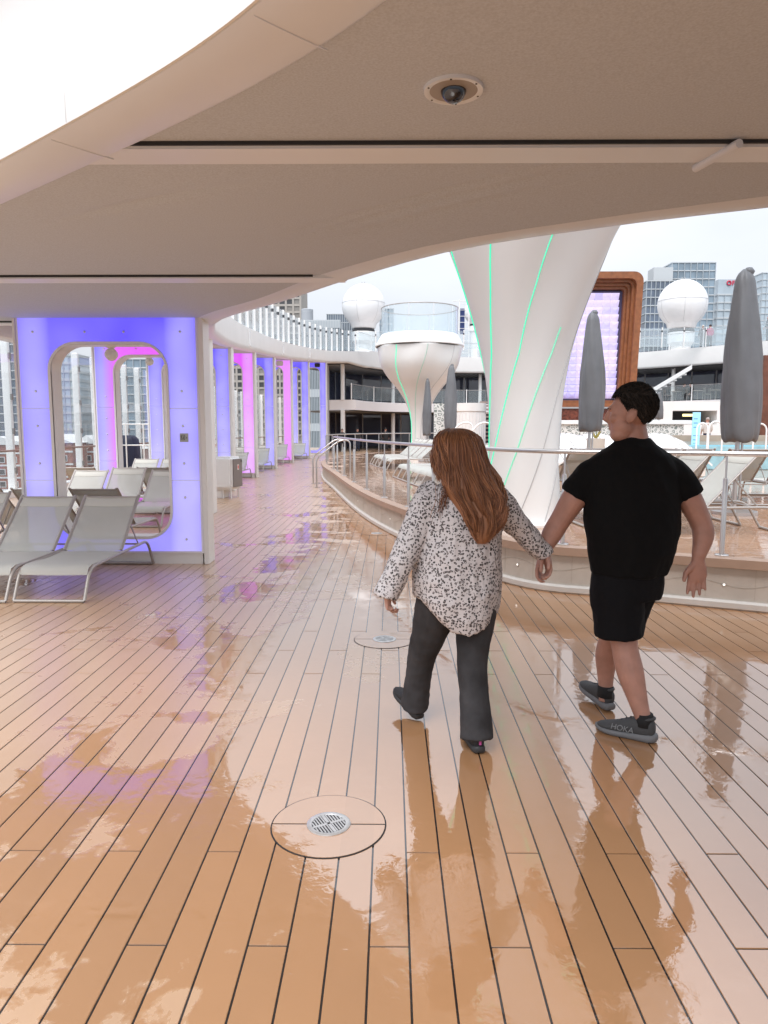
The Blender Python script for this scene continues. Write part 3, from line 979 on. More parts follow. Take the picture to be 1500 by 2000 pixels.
# ================================================================== sun loungers
SLING = mat('sling_mesh', (.56, .56, .52), .75, var=.03, vscale=3, bump=.0006, bscale=260, alpha=.68)
HEM = mat('sling_hem', (.56, .55, .50), .7)
def make_lounger(back=48, name='sun_lounger'):
    """origin on the ground at the middle; head towards +y"""
    root = empty(name)
    w = .33
    for s in (-1, 1):
        p = fillet([V(s * w, -.95, .016), V(s * w, -.80, .30), V(s * w, .78, .315), V(s * w, .95, .016)], .13, 5)
        MB().tube(p, .016, 8).build('side_rail', FRAME, root, smooth=60)
    MB().tube([V(-w, -.95, .016), V(w, -.95, .016)], .016, 8).build('foot_bar', FRAME, root, smooth=60)
    MB().tube([V(-w, .95, .016), V(w, .95, .016)], .016, 8).build('head_bar', FRAME, root, smooth=60)
    sl = MB()
    n = 10
    for i in range(n + 1):
        pass
    def sheet(pts, hw, sag, th=.006):
        m = MB()
        nx = 6
        top = [[p + V(hw * (2 * j / nx - 1), 0, -sag * (1 - (2 * j / nx - 1) ** 2)) for j in range(nx + 1)] for p in pts]
        vs = [q for r_ in top for q in r_] + [q - V(0, 0, th) for r_ in top for q in r_]
        k, N_ = nx + 1, len(pts) * (nx + 1)
        fs = []
        for i in range(len(pts) - 1):
            for j in range(nx):
                a = i * k + j
                fs.append((a, a + 1, a + k + 1, a + k))
                fs.append((N_ + a, N_ + a + k, N_ + a + k + 1, N_ + a + 1))
        for i in range(len(pts) - 1):
            fs += [(i * k, (i + 1) * k, N_ + (i + 1) * k, N_ + i * k), (i * k + nx, N_ + i * k + nx, N_ + (i + 1) * k + nx, (i + 1) * k + nx)]
        for j in range(nx):
            fs += [(j, N_ + j, N_ + j + 1, j + 1)]
            e = (len(pts) - 1) * k + j
            fs += [(e, e + 1, N_ + e + 1, N_ + e)]
        return m.add(vs, fs)
    seat = [V(0, -.835, .245), V(0, -.80, .30), V(0, -.72, .318)] + [V(0, -.62 + .66 * t / 5, .318 - .012 * math.sin(math.pi * t / 5)) for t in range(6)]
    so = sheet(seat, w - .012, .006).build('seat_sling', SLING, root, smooth=60)
    a = R(back)
    d = V(0, math.cos(a), math.sin(a))
    h0 = V(0, .05, .325)
    L = .76
    bt = sheet([h0 + d * (L * t / 6) for t in range(7)], w - .045, .010).build('back_sling', SLING, root, smooth=60)
    # double thickness where the sling wraps the head bar
    nrm = V(0, -math.sin(a), math.cos(a)) * .004
    sheet([h0 + d * (L - .13) + nrm, h0 + d * (L - .06) + nrm, h0 + d * (L + .004) + nrm], w - .05, .008, .004).build('head_hem', HEM, bt, smooth=60)
    for s in (-1, 1):
        m = MB().tube([h0 + V(s * (w - .028), 0, 0), h0 + V(s * (w - .028), 0, 0) + d * (L + .03)], [(.020, .011), (.020, .011)], 8, ref=(1, 0, 0))
        m.build('back_rail', FRAME, root, smooth=50)
    MB().tube([h0 + d * L + V(-w + .03, 0, 0), h0 + d * L + V(w - .03, 0, 0)], .012, 8).build('top_bar', FRAME, root, smooth=60)
    m = h0 + d * .42
    MB().tube([m + V(-w + .05, 0, -.01), V(-w + .05, .62, .30), V(w - .05, .62, .30), m + V(w - .05, 0, -.01)], .010, 6).build('support_strut', FRAME, root, smooth=60)
    return root
PROTO = make_lounger(42)
PROTO_HI = make_lounger(47)
LN_COUNT = [0, 0]
def lounger(x, y, rz, label, group, z=0.0, hi=False):
    k = 1 if hi else 0
    src = PROTO_HI if hi else PROTO
    o = src if LN_COUNT[k] == 0 else copy_tree(src)
    LN_COUNT[k] += 1
    o.location = (x, y, z)
    o.rotation_euler = (0, 0, rz)
    return tag(o, label, 'sun lounger', group)
ORD = ['rightmost', 'second from right', 'third from right', 'fourth from right']
NTH = ['nearest', 'second', 'third', 'fourth', 'fifth', 'sixth', 'seventh', 'farthest']
for k, (x, y, h) in enumerate(PORT):
    xr = x - (1.0 if k == 0 else (.72 if k < 3 else .52))
    if k == 7: continue
    for j in range(4 if k == 0 else 3):
        lounger(xr - .715 * j, y - .97 - (.02 if j % 2 else 0), R(random.uniform(-1.2, 1.2)), f'grey sling lounger facing the camera before the {NTH[k]} arch, {ORD[j]}', 'sun loungers set out between the lit arches', hi=(j + k) % 3 == 2)
    for j in range(3 if k < 2 else 2):
        lounger(xr - .62 - .74 * j, y + 1.28, R(180 + random.uniform(-1.5, 1.5)), f'grey lounger turned away behind the {NTH[k]} arch, {ORD[j]}', 'sun loungers set out between the lit arches')
# loungers on the raised platform: feet to the rail
inn = [p - n * 1.25 for p, n in zip(OUTLINE, OUTN)]
def arc_row(y0, y1, cnt, lab, shift=0.0, turn=0.0):
    a = min(range(len(inn)), key=lambda i: abs(inn[i].y - y0) + (0 if inn[i].x < 4 else 50))
    b = min(range(len(inn)), key=lambda i: abs(inn[i].y - y1) + (0 if inn[i].x < 4 else 50))
    pts = resample(inn[min(a, b):max(a, b) + 1], .05)
    if a > b: pts.reverse()
    for k in range(cnt):
        p = pts[min(len(pts) - 1, int((len(pts) - 1) * (k + .5) / cnt))]
        j = min(range(len(OUTLINE)), key=lambda i: (OUTLINE[i] - p).length)
        o = OUTN[j]
        rz = math.atan2(-o.x, o.y) + math.pi + turn   # head (+y) away from the rail
        c = p - o * (.95 + shift)
        lounger(c.x, c.y, rz, f'sling lounger on the platform, {lab}, {NTH[k]} of its row', 'sun loungers on the raised platform', PZ)
arc_row(13.4, 17.6, 6, 'in the row left of the woman')
arc_row(20.0, 23.6, 5, 'in the far left row', .3)
for n, (x, y) in enumerate(((3.35, 8.0), (3.2, 8.78), (3.15, 9.55))):
    lounger(x, y, R(-90 + 4 * n), f'pale sling lounger seen side-on right of the man, {NTH[n]} one', 'sun loungers on the raised platform', PZ, hi=True)
for n in range(5):
    lounger(3.1 + n * .82, 12.1 - .12 * n, R(180 + 6 - 3 * n), f'lounger with its back to the walkway behind the man, {["first", "second", "third", "fourth", "fifth"][n]} from left', 'sun loungers on the raised platform', PZ)

# ================================================================== white towel cabinet
tcab = empty('towel_cabinet', (-3.80, 16.75, 0), R(-12), label='white rounded towel cabinet with grey side door on short legs', cat='cabinet')
MB().box(-.27, .22, -.30, .30, .20, .97).build('body', WHITE2, tcab, bevel=.06, smooth=40)
dr = MB().box(.222, .240, -.25, .25, .26, .91).build('door', mat('cabinet_grey', (.21, .18, .17), .5), tcab, bevel=.02)
MB().box(.2405, .243, -.03, .06, .66, .78).build('label', mat('label_white', (.75, .72, .7), .5), dr)
MB().box(.2432, .2445, -.01, .04, .68, .76).build('red_mark', mat('label_red', (.65, .06, .05), .5), dr)
MB().box(.2405, .262, .17, .20, .84, .87).build('knob', DARK, dr)
for a, b in ((.15, .2), (.15, -.2), (-.05, .2), (-.05, -.2)):
    MB().lathe([(.018, 0), (.018, .21)], 10).build('leg', WHITE2, tcab, smooth=60, loc=(a, b, 0))
MB().box(-.24, -.08, -.2, .2, 0, .2).build('pedestal', WHITE2, tcab, bevel=.01)

# covered machine, small cameras and a flower
nv = empty('covered_machine', (at(247, 880, 23).x, 23, 0), label='navy blue covered deck machine seen through the second arch opening', cat='machine')
m = MB()
m.rings([[V(w_ * sx_, d_ * sy_, z) for sx_, sy_ in ((-1, -.8), (-.85, -1), (.85, -1), (1, -.8), (1, .8), (.85, 1), (-.85, 1), (-1, .8))] for w_, d_, z in ((.36, .30, .12), (.38, .31, .5), (.36, .30, 1.0), (.33, .28, 1.28), (.22, .2, 1.40))])
m.build('cover', mat('navy_cover', (.012, .016, .045), .6, bump=.01, bscale=6), nv, smooth=50)
MB().box(-.33, .33, -.27, .27, 0, .12).build('base', DARK, nv)
gr_ = empty('white_guard_rail', (at(247, 880, 22.4).x, 22.4, 0), label='white tube guard rail in front of the navy covered machine', cat='railing')
for xx in (-.55, 0, .55): MB().tube([V(xx, 0, 0), V(xx, 0, 1.75)], .022, 6).build('post', WHITE, gr_)
for zz in (1.1, 1.75): MB().tube([V(-.75, 0, zz), V(.75, 0, zz)], .02, 6).build('bar', WHITE, gr_)
for n, k in enumerate((5, 7)):
    x, y, h = PORT[k]
    cc_ = empty('wall_camera', (x - .55, y - .05, h - .16), label=['small white camera on top of the arch with the pink pillar', 'small dark camera on top of the farthest arch'][n], cat='camera', group='small cameras on the arches')
    mm_ = WHITE2 if n == 0 else DARK
    MB().box(-.16, .16, -.16, -.03, -.13, .10).build('housing', mm_, cc_, bevel=.03)
    MB().lathe([(.05, -.08), (.05, .0)], 10).build('mount', mm_, cc_, loc=(0, .0, .1))
fl_ = empty('potted_flower', (at(1164, 850, 15.8).x, 15.8, PZ), label='red flower in a pale pot just before the face of the man', cat='plant')
MB().lathe([(.14, 0), (.19, .45), (.20, .95), (.17, .95)], 16).build('pot', mat('pot_cream', (.6, .55, .48), .6), fl_, smooth=40)
MB().tube([V(0, 0, .9), V(.01, 0, 1.15), V(.03, 0, 1.40)], .010, 6).build('stem', mat('stem_green', (.08, .13, .05), .6), fl_)
for k in range(6):
    a = R(60 * k)
    MB().ellipsoid((0, 0, 0), (.030, .012, .085), Matrix.Translation((.03 + .03 * math.cos(a), .03 * math.sin(a), 1.40)) @ Matrix.Rotation(a, 4, 'Z') @ Matrix.Rotation(R(24), 4, 'Y'), 10, 8).build('petal', mat('petal_red', (.60, .03, .04), .5), fl_, smooth=180)
for k in range(4):
    a = R(90 * k + 30)
    MB().ellipsoid((0, 0, 0), (.035, .008, .12), Matrix.Translation((.06 * math.cos(a), .06 * math.sin(a), 1.02)) @ Matrix.Rotation(a, 4, 'Z') @ Matrix.Rotation(R(38), 4, 'Y'), 10, 8).build('leaf', mat('leaf_yellow', (.34, .28, .08), .6), fl_, smooth=180)

# ================================================================== ship's side: windscreen and teak rail
ws = empty('glass_windscreen', (-9, 0, 0), label='row of tall white posts holding glass along the ship side', cat='windscreen')
pmesh = MB().box(-.09, .09, -.05, .05, 0, 3.75).mesh('post', mat('post_white', (.88, .88, .88), .35), bevel=.012)
cmesh = MB().box(.088, .118, -.045, .045, -.07, .07).mesh('clip', mat('clip_grey', (.22, .21, .2), .4))
gmesh = MB().box(-.016, -.004, .03, 1.20, .12, 3.70).mesh('pane', GLASS)
for k in range(32):
    y = 13.2 + 1.25 * k
    x = 0 if y < 34 else (y - 34) ** 2 * .006
    o = link_mesh('post', pmesh, ws, (x, y, 0))
    for z in (.62, 1.55, 2.35, 3.3):
        link_mesh('clip', cmesh, o, (0, 0, z))
    link_mesh('pane', gmesh, ws, (x + .13, y, 0))
hr = empty('teak_handrail', (0, 0, 0), label='brown wooden handrail on the inner side of the windscreen', cat='handrail')
hp = [V(-8.78 + (0 if y < 34 else (y - 34) ** 2 * .006), y, 1.1) for y in [11 + 1.25 * k for k in range(35)]]
MB().tube(hp, [(.05, .025)] * len(hp), 10, ref=(1, 0, 0)).build('wooden_rail', mat('rail_wood', (.20, .10, .07), .4), hr, smooth=50)
for p in hp[::2]:
    MB().tube([p + V(-.05, 0, -.02), p + V(-.13, 0, -.08)], .012, 6).build('bracket', STEEL, hr)
# low bulwark kerb under the windscreen
MB().box(-9.25, -8.85, -4, 54, 0, .14).build('bulwark_kerb', WHITE, label='low white kerb along the foot of the windscreen', cat='kerb')

# ================================================================== hot-tub tulips (stem and bowl)
SHELL = mat('tulip_shell', (.76, .76, .75), .38, var=.02, vscale=.8, bump=.0012, bscale=3)
GREEN = mat('led_green', (.05, .5, .35), .3, emit=(.03, .86, .45), estr=.68)
GREEND = mat('led_green_dim', (.25, .55, .42), .35, emit=(.10, .62, .36), estr=.5)
GREENF = mat('led_green_faint', (.45, .58, .52), .4, emit=(.2, .6, .4), estr=.12)
SEAM = mat('shell_seam', (.50, .50, .50), .5)
def prof_r(prof, z):
    for (r0, z0), (r1, z1) in zip(prof, prof[1:]):
        if z <= z1: return r0 + (r1 - r0) * (z - z0) / (z1 - z0)
    return prof[-1][0]
def smooth_prof(prof):
    c = catmull([V(r_, z, 0) for r_, z in prof], 8)
    return [(p.x, p.y) for p in c]
def tulip(c, prof, seg, strips, label, zgl=None, glass_r=None):
    root = empty('tulip_tower', c, label=label, cat='tower', group='white tulip shaped hot tub towers')
    pf = smooth_prof(prof)
    # six shallow twisted facets
    m = MB()
    rg = []
    for r_, z in pf:
        tw = z * .42
        rg.append([V(r_ * (1 + .022 * math.cos(3 * (2 * math.pi * k / seg - tw) * 2)) * math.cos(2 * math.pi * k / seg), r_ * (1 + .022 * math.cos(3 * (2 * math.pi * k / seg - tw) * 2)) * math.sin(2 * math.pi * k / seg), z) for k in range(seg)])
    m.rings(rg).build('shell', SHELL, root, smooth=180)
    for nm, mt, a0, tw, z0, z1, rr in strips:
        pts = []
        N_ = 50
        for i in range(N_ + 1):
            z = z0 + (z1 - z0) * i / N_
            a = R(a0) + tw(z)
            ra = prof_r(pf, z) * (1 + .022 * math.cos(6 * (a - z * .42))) + .004
            pts.append(V(ra * math.cos(a), ra * math.sin(a), z))
        MB().tube(pts, rr, 6).build(nm, mt, root, smooth=60)
    return root
NC = V(1.64, 8.88, PZ)
P1_ = [(.50, -.02), (.46, .12), (.435, .6), (.43, 1.1), (.455, 1.6), (.535, 2.1), (.68, 2.6), (.88, 3.1), (1.12, 3.6), (1.45, 4.1), (1.85, 4.6), (2.1, 5.0), (2.15, 5.4)]
TWT = [(-.1, -112), (.0, -106), (.89, -63), (2.02, -19), (2.73, -3), (3.49, 10), (5.0, 27)]
def twn(z):
    for (z0_, a0_), (z1_, a1_) in zip(TWT, TWT[1:]):
        if z <= z1_: return R(a0_ + (a1_ - a0_) * (z - z0_) / (z1_ - z0_))
    return R(TWT[-1][1])
st = []
for k, (nm, mt, rr_) in enumerate((('led_strip', GREEN, .0075), ('led_strip', GREEN, .0075), ('led_strip', GREEN, .0055), ('led_strip', GREEND, .008), ('seam', SEAM, .006), ('seam', SEAM, .006), ('seam', SEAM, .006), ('seam', SEAM, .006))):
    st.append((nm, mt, -90 + (k - 2) * 42, twn, .0, 2.3 if k == 3 else 4.6, rr_))
near_t = tulip(NC, P1_, 72, st, 'huge white tulip tower rising behind the couple, with green light strips')
MB().lathe([(2.16, 5.4), (2.2, 5.42), (2.2, 5.8), (2.1, 5.85), (1.9, 5.85), (1.9, 5.5)], 48).build('tub_rim', SHELL, near_t, smooth=40)
MB().lathe([(.56, -.0005), (.56, .03), (.52, .05)], 40).build('foot_ring', WHITE, near_t, smooth=40)
FC = V(1.06, 27, PZ)
P2_ = [(.36, -.02), (.31, .3), (.285, .85), (.32, 1.5), (.46, 2.04), (.74, 2.55), (1.16, 3.04), (1.46, 3.52), (1.58, 4.15)]
st2 = []
for k in range(7):
    st2.append(('led_strip' if k < 2 else 'seam', GREEN if k == 0 else (GREENF if k == 1 else SEAM), -90 - 74 + k * 42, (lambda z: -.14 * math.sin((z) * 1.25) + .14 * z), .1, 4.1, .014 if k < 2 else .008))
far_t = tulip(FC, P2_, 60, st2, 'smaller white tulip tower in the distance with a glass ring on top')
MB().lathe([(1.57, 4.14), (1.63, 4.16), (1.63, 4.2), (1.42, 4.56), (1.40, 4.58), (1.1, 4.5)], 60).build('tub_rim', WHITE, far_t, smooth=30)
MB().lathe([(1.575, 4.12), (1.60, 4.135), (1.575, 4.15)], 60).build('shadow_seam', DARK, far_t)
N_ = 10
for k in range(N_):
    a0, a1 = 2 * math.pi * k / N_ + .02, 2 * math.pi * (k + 1) / N_ - .02
    vs, fs = [], []
    for j in range(7):
        a = a0 + (a1 - a0) * j / 6
        for r_ in (1.40, 1.414):
            for z in (4.56, 5.52): vs.append(V(r_ * math.cos(a), r_ * math.sin(a), z))
    for j in range(6):
        b = 4 * j
        fs += [(b, b + 4, b + 5, b + 1), (b + 2, b + 3, b + 7, b + 6), (b, b + 2, b + 6, b + 4), (b + 1, b + 5, b + 7, b + 3)]
    MB().add(vs, fs).build('pane', GLASSB, far_t, smooth=40)
MB().tube([V(1.407 * math.cos(2 * math.pi * k / 48), 1.407 * math.sin(2 * math.pi * k / 48), 5.53) for k in range(49)], .018, 6).build('glass_cap', FRAME, far_t, smooth=60)

# ================================================================== closed parasols in grey covers
def parasol(px, y, top_py, bot_py, wid_px, label, group='closed parasols in grey covers', ground=PZ, seed=0):
    c = at(px, (top_py + bot_py) / 2, y)
    zt_, zb_ = at(px, top_py, y).z, at(px, bot_py, y).z
    w = wid_px / F_PX * y / 2
    root = empty('closed_parasol', (c.x, c.y, ground), label=label, cat='parasol', group=group)
    H = zt_ - zb_
    rg = []
    N_ = 56
    ra = random.Random(seed)
    ph = [ra.uniform(0, 6.28) for _ in range(4)]
    tab = [(0, .78), (.02, .88), (.05, .93), (.12, .96), (.2, .99), (.3, 1.0), (.4, .99), (.5, .95), (.6, .87), (.7, .77), (.78, .67), (.84, .60), (.89, .54), (.93, .49), (.955, .42), (.975, .33), (1.0, .10)]
    for t_, f in tab + []:
        z = zb_ - ground + H * t_
        ring = []
        for k in range(N_):
            a = 2 * math.pi * k / N_
            fold = 1 + .06 * math.sin(3 * a + ph[0] + t_ * 2.5) + .085 * (abs(math.sin(2.5 * a + ph[1] - t_ * 3)) - .6) + .06 * (abs(math.sin(4.5 * a + ph[2] + t_ * 5)) - .6) + (.03 * mnoise.noise(V(2.5 * math.cos(a) + seed * 5, 2.5 * math.sin(a), t_ * 9)))
            ring.append(V(w * f * fold * math.cos(a) + .12 * w * math.sin(t_ * 3 + ph[3]) , w * f * fold * math.sin(a), z + (.02 * math.sin(4 * a + ph[1]) if t_ < .05 else 0)))
        rg.append(ring)
    fine = []
    for i in range(len(rg) - 1):
        for s in range(2):
            fine.append([rg[i][k].lerp(rg[i + 1][k], s / 2) for k in range(N_)])
    fine.append(rg[-1])
    cv = MB().rings(fine).build('cover', GREY, root, smooth=180)
    MB().lathe([(w * .17, H + zb_ - ground - .10), (w * .30, H + zb_ - ground - .03), (w * .16, H + zb_ - ground + .02)], 12).build('top_loop', GREY, cv, smooth=60, loc=(w * .1, 0, 0))
    MB().lathe([(.030, 0), (.030, zb_ - ground + .12)], 12).build('pole', STEEL, root, smooth=60)
    MB().lathe([(.017, .2), (.017, zb_ - ground + .12)], 8).build('crank_tube', STEEL, root, smooth=60, loc=(.06, -.01, 0))
    MB().lathe([(.30, 0.001), (.30, .04), (.06, .06)], 24).build('base', STEEL, root, smooth=40)
    return root
parasol(1450, 9.8, 526, 862, 70, 'tallest grey covered parasol, at the right edge of the picture', seed=1)
parasol(1155, 14.0, 608, 842, 47, 'grey covered parasol between the tulip tower and the man', seed=2)
parasol(881, 24.0, 712, 840, 24, 'grey covered parasol above the head of the woman', seed=3)
parasol(834, 25.8, 740, 850, 17, 'slim grey covered parasol in front of the distant tulip stem', seed=5)
parasol(1287, 38.0, 766, 818, 17, 'small distant grey parasol above the shoulder of the man', seed=6)

# ================================================================== lit screen in a wooden frame
SY = 34.0
sxr, sxl = at(1252, 650, SY).x, 5.6
szt, szb = at(1200, 530, SY).z, at(1200, 797, SY).z
scr = empty('pool_screen', ((sxl + sxr) / 2, SY, PZ), label='big quilted lilac video wall in a stepped wooden frame', cat='screen')
W2 = (sxr - sxl) / 2
z0, z1 = szb - PZ, szt - PZ
def rrect(hw, za, zc, r_, n=6, bow=.0):
    pts = []
    for cx, cz, a0 in ((hw - r_, za + r_, -90), (hw - r_, zc - r_, 0), (-hw + r_, zc - r_, 90), (-hw + r_, za + r_, 180)):
        for j in range(n + 1):
            a = R(a0 + 90 * j / n)
            pts.append((cx + r_ * math.cos(a), cz + r_ * math.sin(a)))
    out = []
    for x, z in pts:
        t = (z - za) / (zc - za)
        out.append((x * (1 + bow * (t - .62) * 1.0 - .06 * (t - .62) ** 2), z))
    return out
for n, (ins, dep) in enumerate(((0, .0), (.30, .25), (.43, .45), (.55, .6))):
    wo_, wi_ = rrect(W2 - ins, z0 + ins * .55, z1 - ins, max(.12, .42 - ins * .4), bow=.05), rrect(W2 - ins - (.30 if n == 0 else .12), z0 + ins * .55 + (.25 if n == 0 else .08), z1 - ins - (.30 if n == 0 else .12), max(.1, .30 - ins * .3), bow=.05)
    rg = [[V(x, dep, z) for x, z in wo_], [V(x, dep + .5, z) for x, z in wo_], [V(x, dep + .5, z) for x, z in wi_], [V(x, dep, z) for x, z in wi_]]
    k = len(wo_)
    vs = [p for r_ in rg for p in r_]
    fs = [(i * k + j, i * k + (j + 1) % k, ((i + 1) % 4) * k + (j + 1) % k, ((i + 1) % 4) * k + j) for i in range(4) for j in range(k)]
    MB().add(vs, fs).build('frame_step', WOOD, scr, smooth=30)
MB().box(-W2 + .5, W2 - .5, .9, 1.4, 0, z1 - .5).build('back_board', DARK, scr)
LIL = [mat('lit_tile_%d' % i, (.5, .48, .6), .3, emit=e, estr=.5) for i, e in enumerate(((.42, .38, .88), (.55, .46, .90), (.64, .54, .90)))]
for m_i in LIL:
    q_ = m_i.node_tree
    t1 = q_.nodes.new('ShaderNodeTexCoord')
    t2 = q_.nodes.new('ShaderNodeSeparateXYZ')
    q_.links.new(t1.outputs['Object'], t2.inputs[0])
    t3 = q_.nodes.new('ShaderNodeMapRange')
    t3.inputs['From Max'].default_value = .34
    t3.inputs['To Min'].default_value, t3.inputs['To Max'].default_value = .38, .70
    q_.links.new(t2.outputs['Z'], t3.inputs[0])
    q_.links.new(t3.outputs[0], q_.nodes['Principled BSDF'].inputs['Emission Strength'])  # glow gradient up each tile stands in for relief shading
cols, rows = 11, 15
sx0, sx1 = -W2 + .95, at(1217, 650, SY).x - (sxl + sxr) / 2
sz0, sz1 = at(1150, 777, SY).z - PZ, at(1150, 566, SY).z - PZ
tw_, th_ = (sx1 - sx0) / cols, (sz1 - sz0) / rows
tiles = []
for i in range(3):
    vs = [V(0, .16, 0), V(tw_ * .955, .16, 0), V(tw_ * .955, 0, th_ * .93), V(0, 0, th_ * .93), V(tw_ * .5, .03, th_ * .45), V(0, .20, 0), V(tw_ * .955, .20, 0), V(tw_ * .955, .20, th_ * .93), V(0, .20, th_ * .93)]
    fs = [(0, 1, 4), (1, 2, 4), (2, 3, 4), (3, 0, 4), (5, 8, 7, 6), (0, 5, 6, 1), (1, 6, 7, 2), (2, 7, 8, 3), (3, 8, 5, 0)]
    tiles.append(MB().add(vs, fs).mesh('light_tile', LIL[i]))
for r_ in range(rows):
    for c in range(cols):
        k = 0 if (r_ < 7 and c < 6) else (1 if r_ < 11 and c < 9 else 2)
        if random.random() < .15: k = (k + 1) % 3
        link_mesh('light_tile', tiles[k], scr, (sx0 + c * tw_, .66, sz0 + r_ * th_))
MB().box(sx0 - .1, sx1 + .3, .86, .9, sz0 - .1, sz1 + .1).build('tile_backing', mat('lilac_backing', (.08, .07, .14), .6), scr)
MOSA = mat('red_mosaic', (.13, .035, .02), .25, var=.6, vscale=9)
MB().box(-W2 + .05, W2 - .1, .05, .55, 1.15, z0 + .25).build('mosaic_wall', MOSA, scr)
MB().box(-W2 - .3, W2 + .2, -.2, .8, 0, 1.15).build('plinth', WHITE, scr)
MB().box(-W2 + .05, W2 - .1, -.02, .04, z0 - .02, z0 + .05).build('trim', STEEL, scr)

# ================================================================== pool and its furniture
TILE = mat('patterned_tile', (.70, .70, .68), .25)
nt = TILE.node_tree
vo = nt.nodes.new('ShaderNodeTexVoronoi')
vo.feature = 'DISTANCE_TO_EDGE'
vo.inputs['Scale'].default_value = 7
gg = nt.nodes.new('ShaderNodeNewGeometry')
nt.links.new(gg.outputs['Position'], vo.inputs['Vector'])
rr = nt.nodes.new('ShaderNodeValToRGB')
rr.color_ramp.interpolation = 'CONSTANT'
rr.color_ramp.elements[0].color = (.75, .75, .72, 1)
rr.color_ramp.elements[1].position = .13
rr.color_ramp.elements[1].color = (.26, .29, .27, 1)
e = rr.color_ramp.elements.new(.28)
e.color = (.7, .7, .68, 1)
nt.links.new(vo.outputs['Distance'], rr.inputs[0])
nt.links.new(rr.outputs[0], nt.nodes['Principled BSDF'].inputs['Base Color'])
POOLB = mat('pool_tile', (.32, .56, .64), .3, var=.1, vscale=8)
pool = empty('swimming_pool', (9.2, 20.5, PZ), label='raised swimming pool with pale blue wall and tan coping', cat='pool')
MB().box(-2.2, 6.5, -.02, 6.5, 0, .68).build('basin', POOLB, pool, bevel=.02)
MB().box(-2.35, 6.6, 6.3, 6.9, .68, .92).build('coping', BRONZE, pool)
MB().box(-2.1, 6.4, .1, 6.3, .68, .70).build('water_surface', mat('pool_water', (.25, .52, .60), .05, spec=.7), pool)
def grab(px, y, w_, label, h=.62):
    c = at(px, 855, y)
    root = empty('pool_grab_rail', (c.x, y, PZ + .4), label=label, cat='rail', group='white arched grab rails of the pool')
    pts = [V(-w_ / 2, 0, 0)] + [V(-w_ / 2 * math.cos(R(a)), 0, h + w_ * .55 * math.sin(R(a))) for a in range(0, 181, 18)] + [V(w_ / 2, 0, 0)]
    MB().tube(pts, .024, 8).build('bent_tube', WHITE2, root, smooth=60)
    MB().lathe([(.05, -.005), (.05, .02)], 12).build('flange', STEEL, root, loc=(-w_ / 2, 0, 0))
    MB().lathe([(.05, -.005), (.05, .02)], 12).build('flange', STEEL, root, loc=(w_ / 2, 0, 0))
grab(1371, 20.2, .30, 'white arched pool grab rail in front of the blue notice', .75)
grab(1397, 20.2, .38, 'white arched pool grab rail left of the tall parasol pole', .75)
grab(1484, 20.2, .36, 'white arched pool grab rail at the right picture edge', .70)
# patterned bar wall, notice, counter
bw = empty('mosaic_bar', (0, 0, 0), label='white low wall with dark leaf mosaic pattern behind the pool', cat='wall')
a, b = at(1085, 845, 29), at(1335, 845, 29)
MB().box(a.x, b.x, 29, 29.4, PZ, 1.78).build('panel', TILE, bw)
MB().box(a.x - .05, b.x + .3, 28.9, 29.5, 1.78, 1.95).build('counter', WHITE, bw, bevel=.02)
c = at(866, 850, 24.6)
tp = empty('mosaic_column', (c.x, 24.6, PZ), label='tall white panel with dark leaf mosaic between the grey parasols', cat='panel')
MB().box(-.32, .34, 0, .25, 0, at(866, 788, 24.6).z - PZ).build('panel', TILE, tp)
c = at(1360, 830, 26)
nb = empty('notice_board', (c.x, 26, PZ), label='light blue upright notice board beside the pool', cat='sign')
MB().box(-.14, .14, 0, .03, .35, 1.75).build('board', mat('notice_blue', (.42, .66, .80), .4), nb)
for zz in (1.5, 1.35, 1.2, .9, .75):
    MB().box(-.10, .10 - random.random() * .08, -.004, -.001, zz, zz + .03).build('line_of_print', mat('notice_print', (.12, .25, .42), .5), nb)
for s in (-.12, .12): MB().box(s - .012, s + .012, .03, .05, 0, 1.0).build('leg', STEEL, nb)
# white shell shaped day beds
def shell_bed(px, y, label, w_=1.1):
    c = at(px, 855, y)
    root = empty('shell_daybed', (c.x, y, PZ), label=label, cat='day bed', group='white shell day beds')
    n, m_ = 8, 12
    rg = []
    for i in range(n + 1):
        t = i / n
        h = .55 + .5 * math.sin(math.pi * (.12 + .62 * t))
        ring = [V(w_ * (k / m_ * 2 - 1), -.7 + 1.5 * t, h * (1 - .55 * (k / m_ * 2 - 1) ** 2)) for k in range(m_ + 1)]
        rg.append(ring)
    vs = [p for r_ in rg for p in r_] + [p - V(0, 0, .05) for r_ in rg for p in r_]
    k = m_ + 1
    Nn = len(rg) * k
    fs = []
    for i in range(n):
        for j in range(m_):
            q = i * k + j
            fs += [(q, q + 1, q + k + 1, q + k), (Nn + q, Nn + q + k, Nn + q + k + 1, Nn + q + 1)]
    for j in range(m_): fs += [(j, Nn + j, Nn + j + 1, j + 1), (n * k + j, n * k + j + 1, Nn + n * k + j + 1, Nn + n * k + j)]
    for i in range(n): fs += [(i * k, i * k + k, Nn + i * k + k, Nn + i * k), (i * k + m_, Nn + i * k + m_, Nn + i * k + k + m_, i * k + k + m_)]
    MB().add(vs, fs).build('hood', WHITE2, root, smooth=60)
    MB().box(-w_ * .85, w_ * .85, -.75, .75, .0, .38).build('mattress', mat('daybed_cloth', (.7, .68, .64), .8), root, bevel=.06, smooth=50)
    for q in range(-3, 4):
        MB().tube([V(w_ * q / 3.6, -.7 + 1.5 * t / 8, (.55 + .5 * math.sin(math.pi * (.12 + .62 * t / 8))) * (1 - .55 * (q / 3.6) ** 2) + .004) for t in range(9)], .012, 5).build('rib', FRAME, root)
shell_bed(1105, 17.5, 'white ribbed shell day bed at the foot of the parasol left of the man')
shell_bed(1165, 17.0, 'white ribbed shell day bed just in front of the face of the man')
